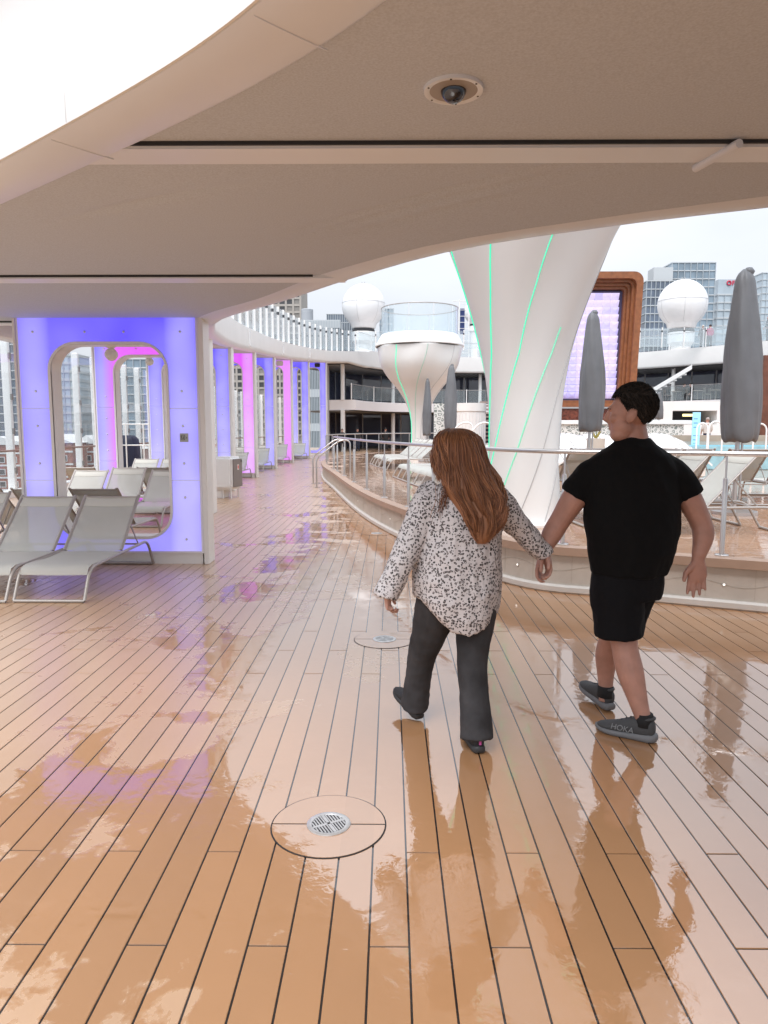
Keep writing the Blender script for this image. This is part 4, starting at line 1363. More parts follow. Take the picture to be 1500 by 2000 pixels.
shell_bed(1288, 17.5, 'white ribbed shell day bed over the shoulder of the man', 1.0)
for n, (px, dx) in enumerate(((925, 0), (962, .0))):
    c = at(px - 20, 850, 22.5)
    root = empty('step_handrail', (c.x, 22.5, PZ), label=['left white tube handrail behind the head of the woman', 'right white tube handrail behind the head of the woman'][n], cat='railing', group='handrails behind the woman')
    MB().tube(fillet([V(-.75, 0, 0), V(-.75, 0, .55), V(-.1, 0, 1.35), V(.28, 0, 1.35), V(.28, 0, 0)], .18), .025, 8).build('bent_tube', WHITE2, root, smooth=60)

# ================================================================== aft restaurant decks
house = empty('deckhouse', (0, 0, 0), label='white two storey restaurant block closing off the far end of the deck', cat='building')
fi = [i for i in range(len(EDGE)) if EDGE[i].y > 40 and (EDGE[i].x > -2.6)]
SLAB = mat('slab_white', (.80, .77, .77), .4)
grow = lambda i: min(1, .45 + .55 * (i - fi[0]) / 16) if i < fi[-1] else 1
def sweep(prof, name, mt, ids, sm=50):
    return MB().rings([[EDGE[i] + EO[i] * (a * grow(i)) + V(0, 0, z) for a, z in prof] for i in ids]).build(name, mt, house, smooth=sm)
ids = fi
sweep([(-.1, 2.95), (-.1, 3.62), (.1, 3.66), (4.6, 3.66), (4.6, 2.95)], 'terrace_slab', SLAB, ids)
sweep([(4.7, .0), (4.7, 7.3), (5.0, 7.3), (5.0, 0)], 'back_wall', mat('house_wall', (.20, .20, .21), .6), ids)
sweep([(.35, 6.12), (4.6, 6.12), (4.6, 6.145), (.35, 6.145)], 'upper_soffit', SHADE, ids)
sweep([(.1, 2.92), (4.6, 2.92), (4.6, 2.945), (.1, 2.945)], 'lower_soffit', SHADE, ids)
sl_mesh = MB()
for k in range(0, len(ids) - 1, 1):
    i = ids[k]
    for z in (6.09, 2.89):
        p, q = EDGE[i] + EO[i] * .4, EDGE[i] + EO[i] * 4.5
        sl_mesh.tube([V(p.x, p.y, z), V(q.x, q.y, z)], .035, 4)
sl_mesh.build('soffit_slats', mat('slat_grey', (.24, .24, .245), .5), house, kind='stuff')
BLUEG = mat('restaurant_glass', (.06, .065, .10), .04, spec=1.0)
path2 = resample([EDGE[i] + EO[i] * (4.4 * grow(i)) for i in ids], 1.9)
for k in range(len(path2) - 1):
    p, q = path2[k], path2[k + 1]
    for zlo, zhi in ((.15, 2.85), (3.72, 6.05)):
        d = (q - p)
        n = V(-d.y, d.x, 0).normalized() * .02
        A, B = p + d * .03, p + d * .97
        vs = [A + n + V(0, 0, zlo), B + n + V(0, 0, zlo), B + n + V(0, 0, zhi), A + n + V(0, 0, zhi)]
        vs += [x - n * 2 for x in vs]
        MB().add(vs, [(0, 1, 2, 3), (7, 6, 5, 4), (0, 4, 5, 1), (1, 5, 6, 2), (2, 6, 7, 3), (3, 7, 4, 0)]).build('window', BLUEG, house)
    MB().box(p.x - .05, p.x + .05, p.y - .05, p.y + .05, 0, 6.1).build('mullion', mat('mullion', (.45, .45, .46), .4), house)
cp = resample([EDGE[i] + EO[i] * .9 for i in ids], 7.5)
for p in cp:
    MB().lathe([(.16, 0), (.16, 2.95)], 14).build('column', WHITE, house, smooth=60, loc=(p.x, p.y, 0))
    MB().lathe([(.14, 3.66), (.14, 6.15)], 14).build('column', WHITE, house, smooth=60, loc=(p.x, p.y, 0))
def glass_rail(name, ids, o, z, step, hgt, label, post_h=None):
    root = empty(name, (0, 0, 0), label=label, cat='balustrade')
    pp = resample([EDGE[i] + EO[i] * o + V(0, 0, z) for i in ids], step)
    for k, p in enumerate(pp):
        MB().box(-.035, .035, -.035, .035, 0, hgt + .06).build('post', WHITE, root, loc=p)
        if k < len(pp) - 1:
            q = pp[k + 1]
            d = q - p
            n = V(-d.y, d.x, 0).normalized() * .008
            A, B = p + d * .03, p + d * .97
            vs = [A + n + V(0, 0, .08), B + n + V(0, 0, .08), B + n + V(0, 0, hgt - .04), A + n + V(0, 0, hgt - .04)]
            vs += [x - n * 2 for x in vs]
            MB().add(vs, [(0, 1, 2, 3), (7, 6, 5, 4), (0, 4, 5, 1), (1, 5, 6, 2), (2, 6, 7, 3), (3, 7, 4, 0)]).build('pane', GLASS, root)
            MB().tube([p + V(0, 0, hgt), q + V(0, 0, hgt)], .025, 6).build('top_rail', mat('rail_grey', (.32, .31, .31), .4), root)
    return root
glass_rail('terrace_balustrade', ids, .25, 3.66, 4.3, 1.1, 'glass balustrade of the first floor restaurant terrace')
glass_rail('upper_balustrade', [i for i in ids if EDGE[i].x > -2.2], .2, 7.4, 2.6, 1.15, 'glass balustrade of the top deck in front of the white radomes')
# curved white stair wall and flight of stairs between the two tulip towers
sw = empty('stair_tower', at(915, 850, 46).xy.to_3d(), label='white curved stair wall with ribbed cladding left of the big tulip', cat='staircase')
hgt = at(915, 788, 46).z
MB().lathe([(1.05, 0), (1.05, hgt - .55), (1.10, hgt - .5), (1.10, hgt), (1.0, hgt)], 32).build('curved_wall', WHITE, sw, smooth=40)
rib = MB().box(-.02, .02, -.02, .02, .2, hgt - .6).mesh('rib', SLAB)
for k in range(16):
    a = R(180 + 180 * (k + .5) / 16)
    link_mesh('rib', rib, sw, (1.06 * math.cos(a), 1.06 * math.sin(a), 0))
TR = mat('stair_tread', (.36, .28, .25), .6)
for k in range(14):
    MB().box(1.1, 2.4, -.2 + k * .26, .08 + k * .26, .1 + k * .25, .22 + k * .25).build('tread', TR, sw)
MB().box(2.4, 2.45, -.2, 3.6, 0, 4.2).build('stair_side', mat('stair_dark', (.07, .07, .075), .6), sw)
MB().tube([V(1.75, -.3, .9), V(1.75, 3.5, 4.7)], .03, 6).build('handrail', DARK, sw)
# sloped stair with lights on the right terrace
c = at(1320, 760, 50)
rs = empty('terrace_stair', (c.x, 50.5, 0), label='white sloping stair rising behind the right hand terrace rail', cat='staircase')
for k in range(9):
    MB().box(-2.1 + k * .33, -1.75 + k * .33, 0, 1.0, 3.7 + k * .2, 3.82 + k * .2).build('tread', WHITE, rs)
MB().add([V(-2.2, -.03, 3.66), V(1.2, -.03, 5.7), V(1.2, -.03, 6.0), V(-2.2, -.03, 3.95)] + [V(-2.2, -.10, 3.66), V(1.2, -.10, 5.7), V(1.2, -.10, 6.0), V(-2.2, -.10, 3.95)], [(0, 1, 2, 3), (7, 6, 5, 4), (0, 4, 5, 1), (1, 5, 6, 2), (2, 6, 7, 3), (3, 7, 4, 0)]).build('stringer', WHITE, rs)
# pool bar hatch on the lower right
c0, c1 = at(1313, 820, 44), at(1400, 820, 44)
pb = empty('pool_bar', (0, 0, 0), label='white pool bar kiosk with a dark open serving hatch', cat='kiosk')
zt_ = at(1350, 784, 44).z
zh1, zh0 = at(1350, 802, 44).z, at(1350, 829, 44).z
xa, xb = at(1290, 820, 44).x, at(1440, 820, 44).x
MB().box(xa, xb, 44, 46.5, zh1, zt_).build('fascia', WHITE, pb)
MB().box(xa, c0.x, 44, 46.5, 0, zh1).build('side_wall', WHITE, pb)
MB().box(c1.x, xb, 44, 46.5, 0, zh1).build('side_wall', WHITE, pb)
MB().box(c0.x, c1.x, 44, 46.5, 0, zh0).build('counter', WHITE, pb)
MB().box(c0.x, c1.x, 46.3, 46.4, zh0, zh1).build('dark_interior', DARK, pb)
MB().box(c0.x + .6, c0.x + 1.3, 43.97, 43.99, zh1 - .35, zh1 - .2).build('lit_sign', mat('yellow_lamp', (.7, .65, .3), .4, emit=(.9, .8, .35), estr=1), pb)
# brown timber wall at the right edge
c = at(1487, 800, 45)
tw_o = empty('timber_wall', (c.x, 45, 0), label='dark brown timber clad wall at the right picture edge', cat='wall')
for k in range(5):
    MB().box(k * .8, k * .8 + .78, 0, .3, PZ, 6.1).build('panel', mat('timber_dark', (.16, .06, .035), .45, var=.25, vscale=3), tw_o)

# ---- radomes on the top deck
def radome(px, py, rpx, y, label, base_py):
    c = at(px, py, y)
    r_ = rpx / F_PX * y
    zb_ = 7.4
    root = empty('radome', (c.x, y, zb_), label=label, cat='radome', group='white spherical radomes on the top deck')
    zc = c.z - zb_
    m = MB()
    prof = [(.50 * r_, zc - 1.03 * r_), (.56 * r_, zc - .98 * r_)] + [(r_ * math.cos(R(a)), zc + r_ * math.sin(R(a))) for a in range(-52, 90, 6)] + [(.01, zc + r_)]
    m.lathe(prof, 40).build('sphere', WHITE2, root, smooth=180)
    for k in range(6):
        a = R(60 * k + 14)
        MB().tube([V(r_ * 1.001 * math.cos(R(e)) * math.cos(a), r_ * 1.001 * math.cos(R(e)) * math.sin(a), zc + r_ * 1.001 * math.sin(R(e))) for e in range(-52, 90, 6)], .012, 4).build('seam', SEAM, root)
    MB().tube([V(r_ * 1.001 * math.cos(R(e)), r_ * 1.001 * math.sin(R(e)), zc + .12 * r_) for e in range(0, 361, 10)], .012, 4).build('seam', SEAM, root)
    MB().lathe([(.47 * r_, zc - 1.16 * r_), (.52 * r_, zc - 1.14 * r_), (.52 * r_, zc - 1.08 * r_), (.47 * r_, zc - 1.03 * r_)], 32).build('dark_gap', DARK, root)
    MB().lathe([(.40 * r_, 0), (.40 * r_, zc - 1.75 * r_), (.53 * r_, zc - 1.6 * r_), (.53 * r_, zc - 1.18 * r_), (.3 * r_, zc - 1.15 * r_)], 32).build('pedestal', WHITE, root, smooth=35)
    for s in (-.12, .1): MB().lathe([(.03, zc + r_ - .05), (.03, zc + r_ + .18)], 6).build('light', STEEL, root, loc=(s, 0, 0))
    return root
radome(710, 598, 41, 61.5, 'white spherical radome left of the distant tulip tower', 700)
radome(1333, 594, 45, 56.5, 'white spherical radome on the right, in front of a glass tower', 690)
radome(929, 610, 22, 66, 'smaller white radome half hidden behind the big tulip', 690)
# mast with flag
c = at(905, 600, 60)
ms = empty('signal_mast', (c.x, 60, 7.4), label='thin white signal mast with a small dark blue flag', cat='mast')
mh = at(905, 585, 60).z - 7.4
for s in (-.35, .5):
    MB().tube([V(s, 0, 0), V(s * .9, 0, mh)], .05, 6).build('pole', WHITE, ms)
for k in range(9): MB().tube([V(-.35, 0, .4 + k * mh / 9.5), V(.5, 0, .4 + k * mh / 9.5)], .025, 5).build('rung', WHITE, ms)
MB().tube([V(-.9, 0, mh * .97), V(.9, 0, mh * .97)], .03, 5).build('yard', WHITE, ms)
MB().box(-.25, .12, .09, .12, mh * .4, mh * .85).build('flag', mat('flag_blue', (.03, .05, .16), .8), ms)

# ---- terrace tables and chairs
CH = mat('chair_frame', (.30, .29, .28), .4, .3)
def chair_at(p, rz, label):
    root = empty('terrace_chair', p, rz, label=label, cat='chair', group='chairs on the restaurant terrace')
    MB().box(-.22, .22, -.22, .22, .42, .46).build('seat', CH, root)
    for a in (-1, 1):
        for b in (-1, 1):
            MB().tube([V(.2 * a, .2 * b, 0), V(.2 * a, .2 * b, .44 if b < 0 else .9)], .018, 6).build('leg', CH, root)
    MB().box(-.21, .21, .19, .215, .60, .88).build('backrest', CH, root)
def table_at(p, label):
    root = empty('terrace_table', p, label=label, cat='table', group='tables on the restaurant terrace')
    MB().lathe([(.42, .71), (.42, .74)], 20).build('top', mat('table_top', (.5, .46, .42), .4), root)
    MB().lathe([(.04, 0), (.04, .71)], 8).build('leg', CH, root)
    MB().lathe([(.25, 0), (.25, .03)], 14).build('foot', CH, root)
tpos = [(1320, 'left'), (1362, 'middle'), (1398, 'right')]
for n, (px, w_) in enumerate(tpos):
    c = at(px, 775, 54.2 - n * .9)
    table_at((c.x, c.y, 3.66), f'small round table on the right terrace, {w_} of three')
    chair_at((c.x - .65, c.y, 3.66), R(90), f'metal terrace chair left of the {w_} table')
    chair_at((c.x + .65, c.y, 3.66), R(-90), f'metal terrace chair right of the {w_} table')

# ================================================================== city beyond the ship
CONC = mat('concrete', (.42, .38, .34), .8, var=.05, vscale=.08)
WINB = mat('tower_window', (.05, .05, .055), .12, spec=.7)
GLB = mat('tower_glass', (.22, .29, .35), .12, spec=.9, var=.35, vscale=.12)  # tower glass colours lightened in place of distance haze
GLD = mat('tower_glass_dark', (.10, .13, .18), .12, spec=.9, var=.5, vscale=.15)
GLP = mat('tower_glass_pale', (.45, .52, .57), .15, spec=.8, var=.2, vscale=.1)
LINE = mat('tower_slab', (.55, .57, .58), .6)
FIN = mat('tower_fin', (.40, .44, .47), .5)
GZ = -24.0
# grid tower
tD = 350.0
tx1, tx0 = at(588, 700, tD).x, at(405, 700, tD).x
nc, nr, cw, rh = 13, 23, (tx1 - tx0) / 13, 3.25
gt = empty('grid_tower', ((tx0 + tx1) / 2, tD, GZ), label='concrete office tower with a square window grid behind the arches', cat='building')
hw = (tx1 - tx0) / 2
ztop = 4 + nr * rh - GZ
MB().box(-hw, hw, .6, 30, 0, ztop).build('core', CONC, gt)
g = MB()
for i in range(nc + 1): g.box(-hw + i * cw - .45, -hw + i * cw + .45, 0, .61, 0, ztop)
g.build('piers', CONC, gt, kind='stuff')
for j in range(nr + 1): MB().box(-hw, hw, .1, .605, 4 - GZ + j * rh - .5 - 12, 4 - GZ + j * rh + .5 - 12).build('spandrel', CONC, gt)
wm = MB().box(.45, cw - .45, .4, .59, .5, rh - .5).mesh('window', WINB)
wm2 = MB().box(.45, cw - .45, .4, .59, .5, rh - .5).mesh('window', mat('tower_blind', (.26, .24, .22), .5))
for i in range(nc):
    for j in range(nr):
        link_mesh('window', wm2 if random.random() < .3 else wm, gt, (-hw + i * cw, 0, 4 - GZ + j * rh - 12))
def tower(name, px0, px1, py_top, D, mt, label, rows=3.2, cols=0, deep=22, slab=LINE, fin=None, band=.5, proud=.3, rz=0):
    a, b, t = at(px0, 800, D).x, at(px1, 800, D).x, at(px0, py_top, D).z
    root = empty(name, ((a + b) / 2, D, GZ), R(rz), label=label, cat='building')
    hw, H = (b - a) / 2, t - GZ
    MB().box(-hw, hw, 0, deep, 0, H).build('glass_body', mt, root)
    n = int(H / rows)
    for j in range(max(0, n - 34), n + 1):
        MB().box(-hw - proud, hw + proud, -proud, deep + .1, H - (n - j) * rows - band, H - (n - j) * rows).build('floor_slab', slab, root)
    if cols:
        m = MB()
        for i in range(cols + 1):
            x = -hw + 2 * hw * i / cols
            m.box(x - .14, x + .14, -proud - .12, 0, 0, H - .3)
        m.build('fins', fin or FIN, root, kind='stuff')
    return root
tower('glass_tower', -90, 40, 655, 280, GLD, 'dark blue glass tower at the left picture edge', 3.3, 9, band=.35)
tower('striped_tower', 118, 150, 690, 300, GLP, 'slim pale tower with dark window slots seen through the nearest arch', 3.4, 3, band=1.1)
tower('dark_tower', 158, 186, 757, 340, GLD, 'dark slab tower right of the slim pale tower', 3.4, 4, band=.3)
t_ = tower('balcony_tower', 222, 292, 700, 300, GLB, 'glass tower with white balconies in the opening of the second arch', 3.6, 5, band=.45)
tower('glass_block', 640, 694, 613, 320, GLD, 'dark glass office block behind the left radome', 3.6, 16, band=.25, fin=FIN)
tower('slatted_block', 596, 664, 625, 300, mat('slat_block', (.20, .23, .25), .5), 'lower office block with vertical slats left of the radome', 14, 22, band=3.2)
tower('narrow_tower', 742, 768, 602, 330, GLB, 'narrow glass tower peeping out right of the left radome', 3.4, 4, band=.3)
tower('condo_tower', 1300, 1383, 512, 310, GLB, 'tall blue glass condo tower behind the right radome', 3.3, 7, band=.4)
t_ = tower('condo_wing', 1253, 1322, 548, 306, GLD, 'dark blue glass wing beside the tall condo tower', 3.3, 8, band=.35)
MB().box(-4, 4, 2, 9, 0, at(1300, 520, 306).z - GZ).build('lift_head', LINE, t_)
t_ = tower('hotel_tower', 1390, 1470, 574, 330, GLP, 'pale glass hotel tower with red letters on its top', 3.4, 6, band=.7)
zt_, zb_ = at(1400, 546, 330).z - GZ, at(1400, 574, 330).z - GZ
xa = at(1402, 560, 330).x - t_.location.x
MB().box(xa, xa + 17, -.2, 12, zb_, zt_).build('sign_parapet', GLP, t_)
RED = mat('sign_red', (.62, .03, .08), .5)
lx, lz = at(1423, 553, 330).x - t_.location.x, at(1423, 553, 330).z - GZ
m = MB()
m.tube([V(.85 * math.cos(R(a)), 0, .85 * math.sin(R(a))) for a in range(0, 361, 15)], .27, 6)
m.build('letter', RED, t_, loc=(lx, -.5, lz))
m = MB()
m.box(-.55, -.2, -.1, .1, -1.0, 1.0).box(-.2, .55, -.1, .1, .65, 1.0).box(-.2, .4, -.1, .1, -.12, .2)
m.build('letter', RED, t_, loc=(lx + 2.0, -.5, lz))
tower('far_tower', 1474, 1500, 532, 380, GLP, 'pale far glass tower at the right picture edge', 3.4, 3, band=.4)
# round tank and low quay buildings
c = at(600, 620, 340)
tk = empty('roof_cylinder', (c.x, 340, GZ), label='plain grey cylinder tower right of the grid tower', cat='tower')
MB().lathe([(2.8, 0), (2.8, at(600, 605, 340).z - GZ), (2.5, at(600, 604, 340).z - GZ)], 28).build('drum', mat('tank_grey', (.42, .44, .47), .6), tk, smooth=40)
MB().lathe([(2.85, at(600, 611, 340).z - GZ), (2.85, at(600, 610.5, 340).z - GZ)], 28).build('band', LINE, tk)
BRK = mat('brick_red', (.24, .085, .065), .8, var=.2, vscale=.6)
for n, (a, b, d, top) in enumerate(((-60, 60, 210, 852), (70, 140, 205, 848), (150, 190, 215, 850), (205, 260, 220, 862))):
    x0, x1, zt_ = at(a, 850, d).x, at(b, 850, d).x, at(a, top, d).z
    root = empty('quay_building', ((x0 + x1) / 2, d, GZ), label=['low red brick quay building at the left picture edge', 'low red brick quay building with white gable in the nearest arch', 'low red brick quay building right of the gabled one', 'low red brick quay building behind the second arch opening'][n], cat='building', group='low brick buildings on the quay')
    hw, H = (x1 - x0) / 2, zt_ - GZ
    MB().box(-hw, hw, 0, 14, 0, H - 2.5).build('wall', BRK, root)
    MB().add([V(-hw - .4, -.4, H - 2.5), V(hw + .4, -.4, H - 2.5), V(hw + .4, 14, H - 2.5), V(-hw - .4, 14, H - 2.5), V(-hw * .1, -.4, H), V(-hw * .1, 14, H)], [(0, 1, 4), (3, 5, 2), (0, 4, 5, 3), (1, 2, 5, 4), (0, 3, 2, 1)]).build('roof', mat('roof_white', (.6, .6, .6), .6), root)
    wme = MB().box(-.8, .8, -.12, .1, -.7, .7).mesh('window', WINB)
    wfr = MB().box(-1.0, 1.0, -.08, .1, -.9, .9).mesh('frame', LINE)
    for r_ in range(5):
        MB().box(-hw - .1, hw + .1, -.15, .0, H - 5.2 - r_ * 3.6, H - 4.7 - r_ * 3.6).build('white_band', LINE, root)
        k = int(2 * hw / 3.6)
        for i in range(k):
            w_ = link_mesh('window', wme, root, (-hw + (i + .5) * 2 * hw / k, -.02, H - 6.9 - r_ * 3.6))
            link_mesh('frame', wfr, w_)
# ================================================================== people
def skinmat(name, c, red=.12):
    m = mat(name, c, .5, var=red, vscale=14, bump=.0008, bscale=120)
    b = m.node_tree.nodes['Principled BSDF']
    b.inputs['Subsurface Weight'].default_value = .12
    b.inputs['Subsurface Radius'].default_value = (.012, .005, .003)
    return m
SKIN = skinmat('skin_man', (.44, .235, .18))
SKINW = skinmat('skin_woman', (.52, .30, .24))
BLKC = mat('black_cotton', (.0035, .0035, .004), .9, bump=.004, bscale=11, bstretch=(1, 1, .45), spec=.2)
BLKS = mat('black_shorts', (.0045, .0045, .006), .85, bump=.004, bscale=13, spec=.2)
JEAN = mat('charcoal_denim', (.042, .041, .044), .85, var=.35, vscale=7, bump=.004, bscale=16, spec=.25)
SHOEK = mat('dark_grey_mesh', (.055, .058, .062), .75, bump=.0015, bscale=160)
SOLEK = mat('grey_sole', (.15, .155, .165), .6)
SHOEW = mat('black_mesh', (.022, .022, .025), .7, bump=.0015, bscale=160)
SOLEW = mat('black_sole', (.03, .03, .032), .55)
def hairmat(name, a, b):
    m = bpy.data.materials.new(name)
    m.use_nodes = True
    nt = m.node_tree
    p = nt.nodes['Principled BSDF']
    g = nt.nodes.new('ShaderNodeNewGeometry')
    mx = nt.nodes.new('ShaderNodeMix')
    mx.data_type = 'RGBA'
    mx.inputs['A'].default_value, mx.inputs['B'].default_value = (*a, 1), (*b, 1)
    nt.links.new(g.outputs['Random Per Island'], mx.inputs['Factor'])
    nt.links.new(mx.outputs['Result'], p.inputs['Base Color'])
    p.inputs['Roughness'].default_value = .42
    return m
HAIRW = hairmat('auburn_hair', (.115, .042, .020), (.42, .185, .082))
HAIRM = hairmat('dark_hair', (.008, .008, .008), (.045, .038, .034))
HAIRM.node_tree.nodes['Principled BSDF'].inputs['Roughness'].default_value = .8
HAIRM.node_tree.nodes['Principled BSDF'].inputs['Specular IOR Level'].default_value = .15
LEO = mat('leopard_print', (.62, .59, .60), .75, bump=.004, bscale=10, bstretch=(1, 1, .35))
nt = LEO.node_tree
N, L = nt.nodes.new, nt.links.new
g = N('ShaderNodeNewGeometry')
nz = N('ShaderNodeTexNoise')
nz.inputs['Scale'].default_value = 50
L(g.outputs['Position'], nz.inputs['Vector'])
av = N('ShaderNodeVectorMath')
av.operation = 'MULTIPLY_ADD'
av.inputs[1].default_value = (.013, .013, .013)
L(nz.outputs['Color'], av.inputs[0])
L(g.outputs['Position'], av.inputs[2])
vo = N('ShaderNodeTexVoronoi')
vo.inputs['Scale'].default_value = 72
vo.inputs['Randomness'].default_value = .85
L(av.outputs[0], vo.inputs['Vector'])
r1 = N('ShaderNodeValToRGB')
r1.color_ramp.interpolation = 'LINEAR'
els = r1.color_ramp.elements
els[0].position, els[0].color = 0.0, (.34, .30, .30, 1)
els[1].position, els[1].color = .20, (.32, .28, .28, 1)
for pz, c in ((.22, (.016, .015, .017)), (.41, (.016, .015, .017)), (.46, (.60, .58, .595))):
    e = els.new(pz)
    e.color = (*c, 1)
L(vo.outputs['Distance'], r1.inputs[0])
n2 = N('ShaderNodeTexNoise')
n2.inputs['Scale'].default_value = 95
L(g.outputs['Position'], n2.inputs['Vector'])
gr = N('ShaderNodeMath')
gr.operation = 'GREATER_THAN'
gr.inputs[1].default_value = .60
L(n2.outputs[0], gr.inputs[0])
mx = N('ShaderNodeMix')
mx.data_type = 'RGBA'
L(gr.outputs[0], mx.inputs['Factor'])
L(r1.outputs[0], mx.inputs['A'])
mx.inputs['B'].default_value = (.60, .58, .595, 1)
L(mx.outputs['Result'], nt.nodes['Principled BSDF'].inputs['Base Color'])

def ell(c, rx, ry, n=28, yaw=0.0, zf=None, fold=0.0, k=7, ph=0.0):
    out = []
    for i in range(n):
        a = 2 * math.pi * i / n
        f = 1 + fold * math.sin(k * a + ph)
        x, y = rx * f * math.cos(a), ry * f * math.sin(a)
        x, y = x * math.cos(yaw) - y * math.sin(yaw), x * math.sin(yaw) + y * math.cos(yaw)
        out.append(V(c[0] + x, c[1] + y, c[2] + (zf(a) if zf else 0)))
    return out
def crease(o, amp, sc, seed):
    """press soft drag folds into a cloth surface"""
    me = o.data
    nr = [v.normal.copy() for v in me.vertices]
    for v, n in zip(me.vertices, nr):
        p = v.co
        a = mnoise.noise(V(p.x * sc[0] + p.z * sc[2] * .45 + seed, p.y * sc[1], p.z * sc[2] - p.x * sc[0] * .25))
        b = mnoise.noise(V(p.x * sc[0] * 2.3 - seed, p.y * sc[1] * 2.3, p.z * sc[2] * 2.1 + p.x * sc[0]))
        v.co = p + n * amp * ((.45 - abs(a) * 1.6) + (.3 - abs(b)) * .45)
    return o
def limb(mb, pts, radii, n=6, seg=16, ref=None):
    """smooth tapering limb through joints"""
    P = catmull([V(*p, 0)[:3] if len(p) == 3 else p for p in pts], n)
    rr = catmull([V(*(r_ if isinstance(r_, tuple) else (r_, r_)), 0) for r_ in radii], n)
    mb.tube(P, [(q.x, q.y) for q in rr], seg, ref=ref)
def head_shape(mb, o, face, s=1.0, heavy=0.0):
    """o: origin between the ears; face: unit vector the face looks along"""
    f = V(face[0], face[1], 0).normalized()
    M = Matrix.Translation(o) @ Matrix(((f.y, f.x, 0, 0), (-f.x, f.y, 0, 0), (0, 0, 1, 0), (0, 0, 0, 1))) @ Matrix.Scale(s, 4)
    E_ = lambda c, r_: mb.ellipsoid(c, r_, M, 20, 14)
    E_((0, -.012, .045), (.078, .098, .098))
    E_((0, .035, .005), (.066, .066, .09))
    E_((0, .033, -.055), (.058 + heavy * .016, .060, .062))
    E_((0, .068, -.092), (.030, .026, .022))
    E_((0, .042, -.088), (.050 + heavy * .018, .046 + heavy * .006, .034 + heavy * .008))
    E_((0, .092, .030), (.048, .016, .016))
    mb.tube([M @ V(0, .092, .030), M @ V(0, .108, .004), M @ V(0, .116, -.018), M @ V(0, .098, -.032)], [.009 * s, .011 * s, .016 * s, .012 * s], 10)
    E_((0, .092, -.050), (.024, .013, .007))
    E_((0, .090, -.064), (.022, .013, .008))
    for q in (-1, 1):
        E_((q * .040, .072, -.015), (.026, .024, .024))
        Me = M @ Matrix.Translation((q * .082, -.006, -.006)) @ Matrix.Rotation(R(14), 4, 'X') @ Matrix.Rotation(R(-q * 22), 4, 'Z')
        mb.ellipsoid((0, 0, 0), (.010, .023, .036), Me, 14, 10)
        mb.ellipsoid((q * .008, -.010, .006), (.009, .015, .028), Me, 14, 10)
    return M
def face_bits(parent, M, brow):
    for q in (-1, 1):
        m = MB()
        m.ellipsoid((q * .030, .083, .010), (.0115, .009, .006), M, 12, 8)
        m.build('eye', mat('eye_white', (.6, .57, .55), .2), parent, smooth=180)
        m = MB()
        m.tube([M @ V(q * .014, .104, .026), M @ V(q * .030, .103, .032), M @ V(q * .048, .090, .027)], [.003, .0045, .002], 6)
        m.build('eyebrow', brow, parent, smooth=180)
def hand(mb, wrist, d, n, thumb, curl=.35, s=1.0, spread=.0):
    """palm and five separate fingers; d along the fingers, n out of the palm, thumb = side of the thumb"""
    d, n, t = Vector(d).normalized(), Vector(n).normalized(), Vector(thumb).normalized()
    w = Vector(wrist)
    mb.tube([w - d * .03 * s, w, w + d * .03 * s, w + d * .065 * s, w + d * .098 * s], [(.029 * s, .021 * s), (.030 * s, .020 * s), (.040 * s, .019 * s), (.044 * s, .016 * s), (.041 * s, .011 * s)], 14, ref=t)
    for k, (off, ln, r_) in enumerate(((.033, .072, .0093), (.011, .082, .0097), (-.011, .076, .0092), (-.031, .058, .0082))):
        p = w + d * (.090 - .004 * abs(k - 1)) * s + t * off * s
        a = 0.0
        pts = [p - d * .012 * s, p]
        fd = d
        for j, fr in enumerate((.45, .32, .25)):
            a += curl * (.55 + .35 * j) * (1 + .18 * k)
            fd = (d * math.cos(a) + n * math.sin(a) + t * (spread * (1.5 - k) / 1.5)).normalized()
            p = p + fd * ln * fr * s
            pts.append(p)
        mb.tube(pts, [r_ * s, r_ * 1.02 * s, r_ * .97 * s, r_ * .9 * s, r_ * .72 * s], 10)
    p = w + d * .025 * s + t * .026 * s + n * .006 * s
    td = (t * .62 + d * .72 + n * .25).normalized()
    td2 = (t * .18 + d * .95 + n * .3).normalized()
    mb.tube([p - td * .012 * s, p + td * .022 * s, p + td * .045 * s, p + td * .045 * s + td2 * .024 * s, p + td * .045 * s + td2 * .040 * s], [.016 * s, .0155 * s, .0118 * s, .0108 * s, .008 * s], 10)
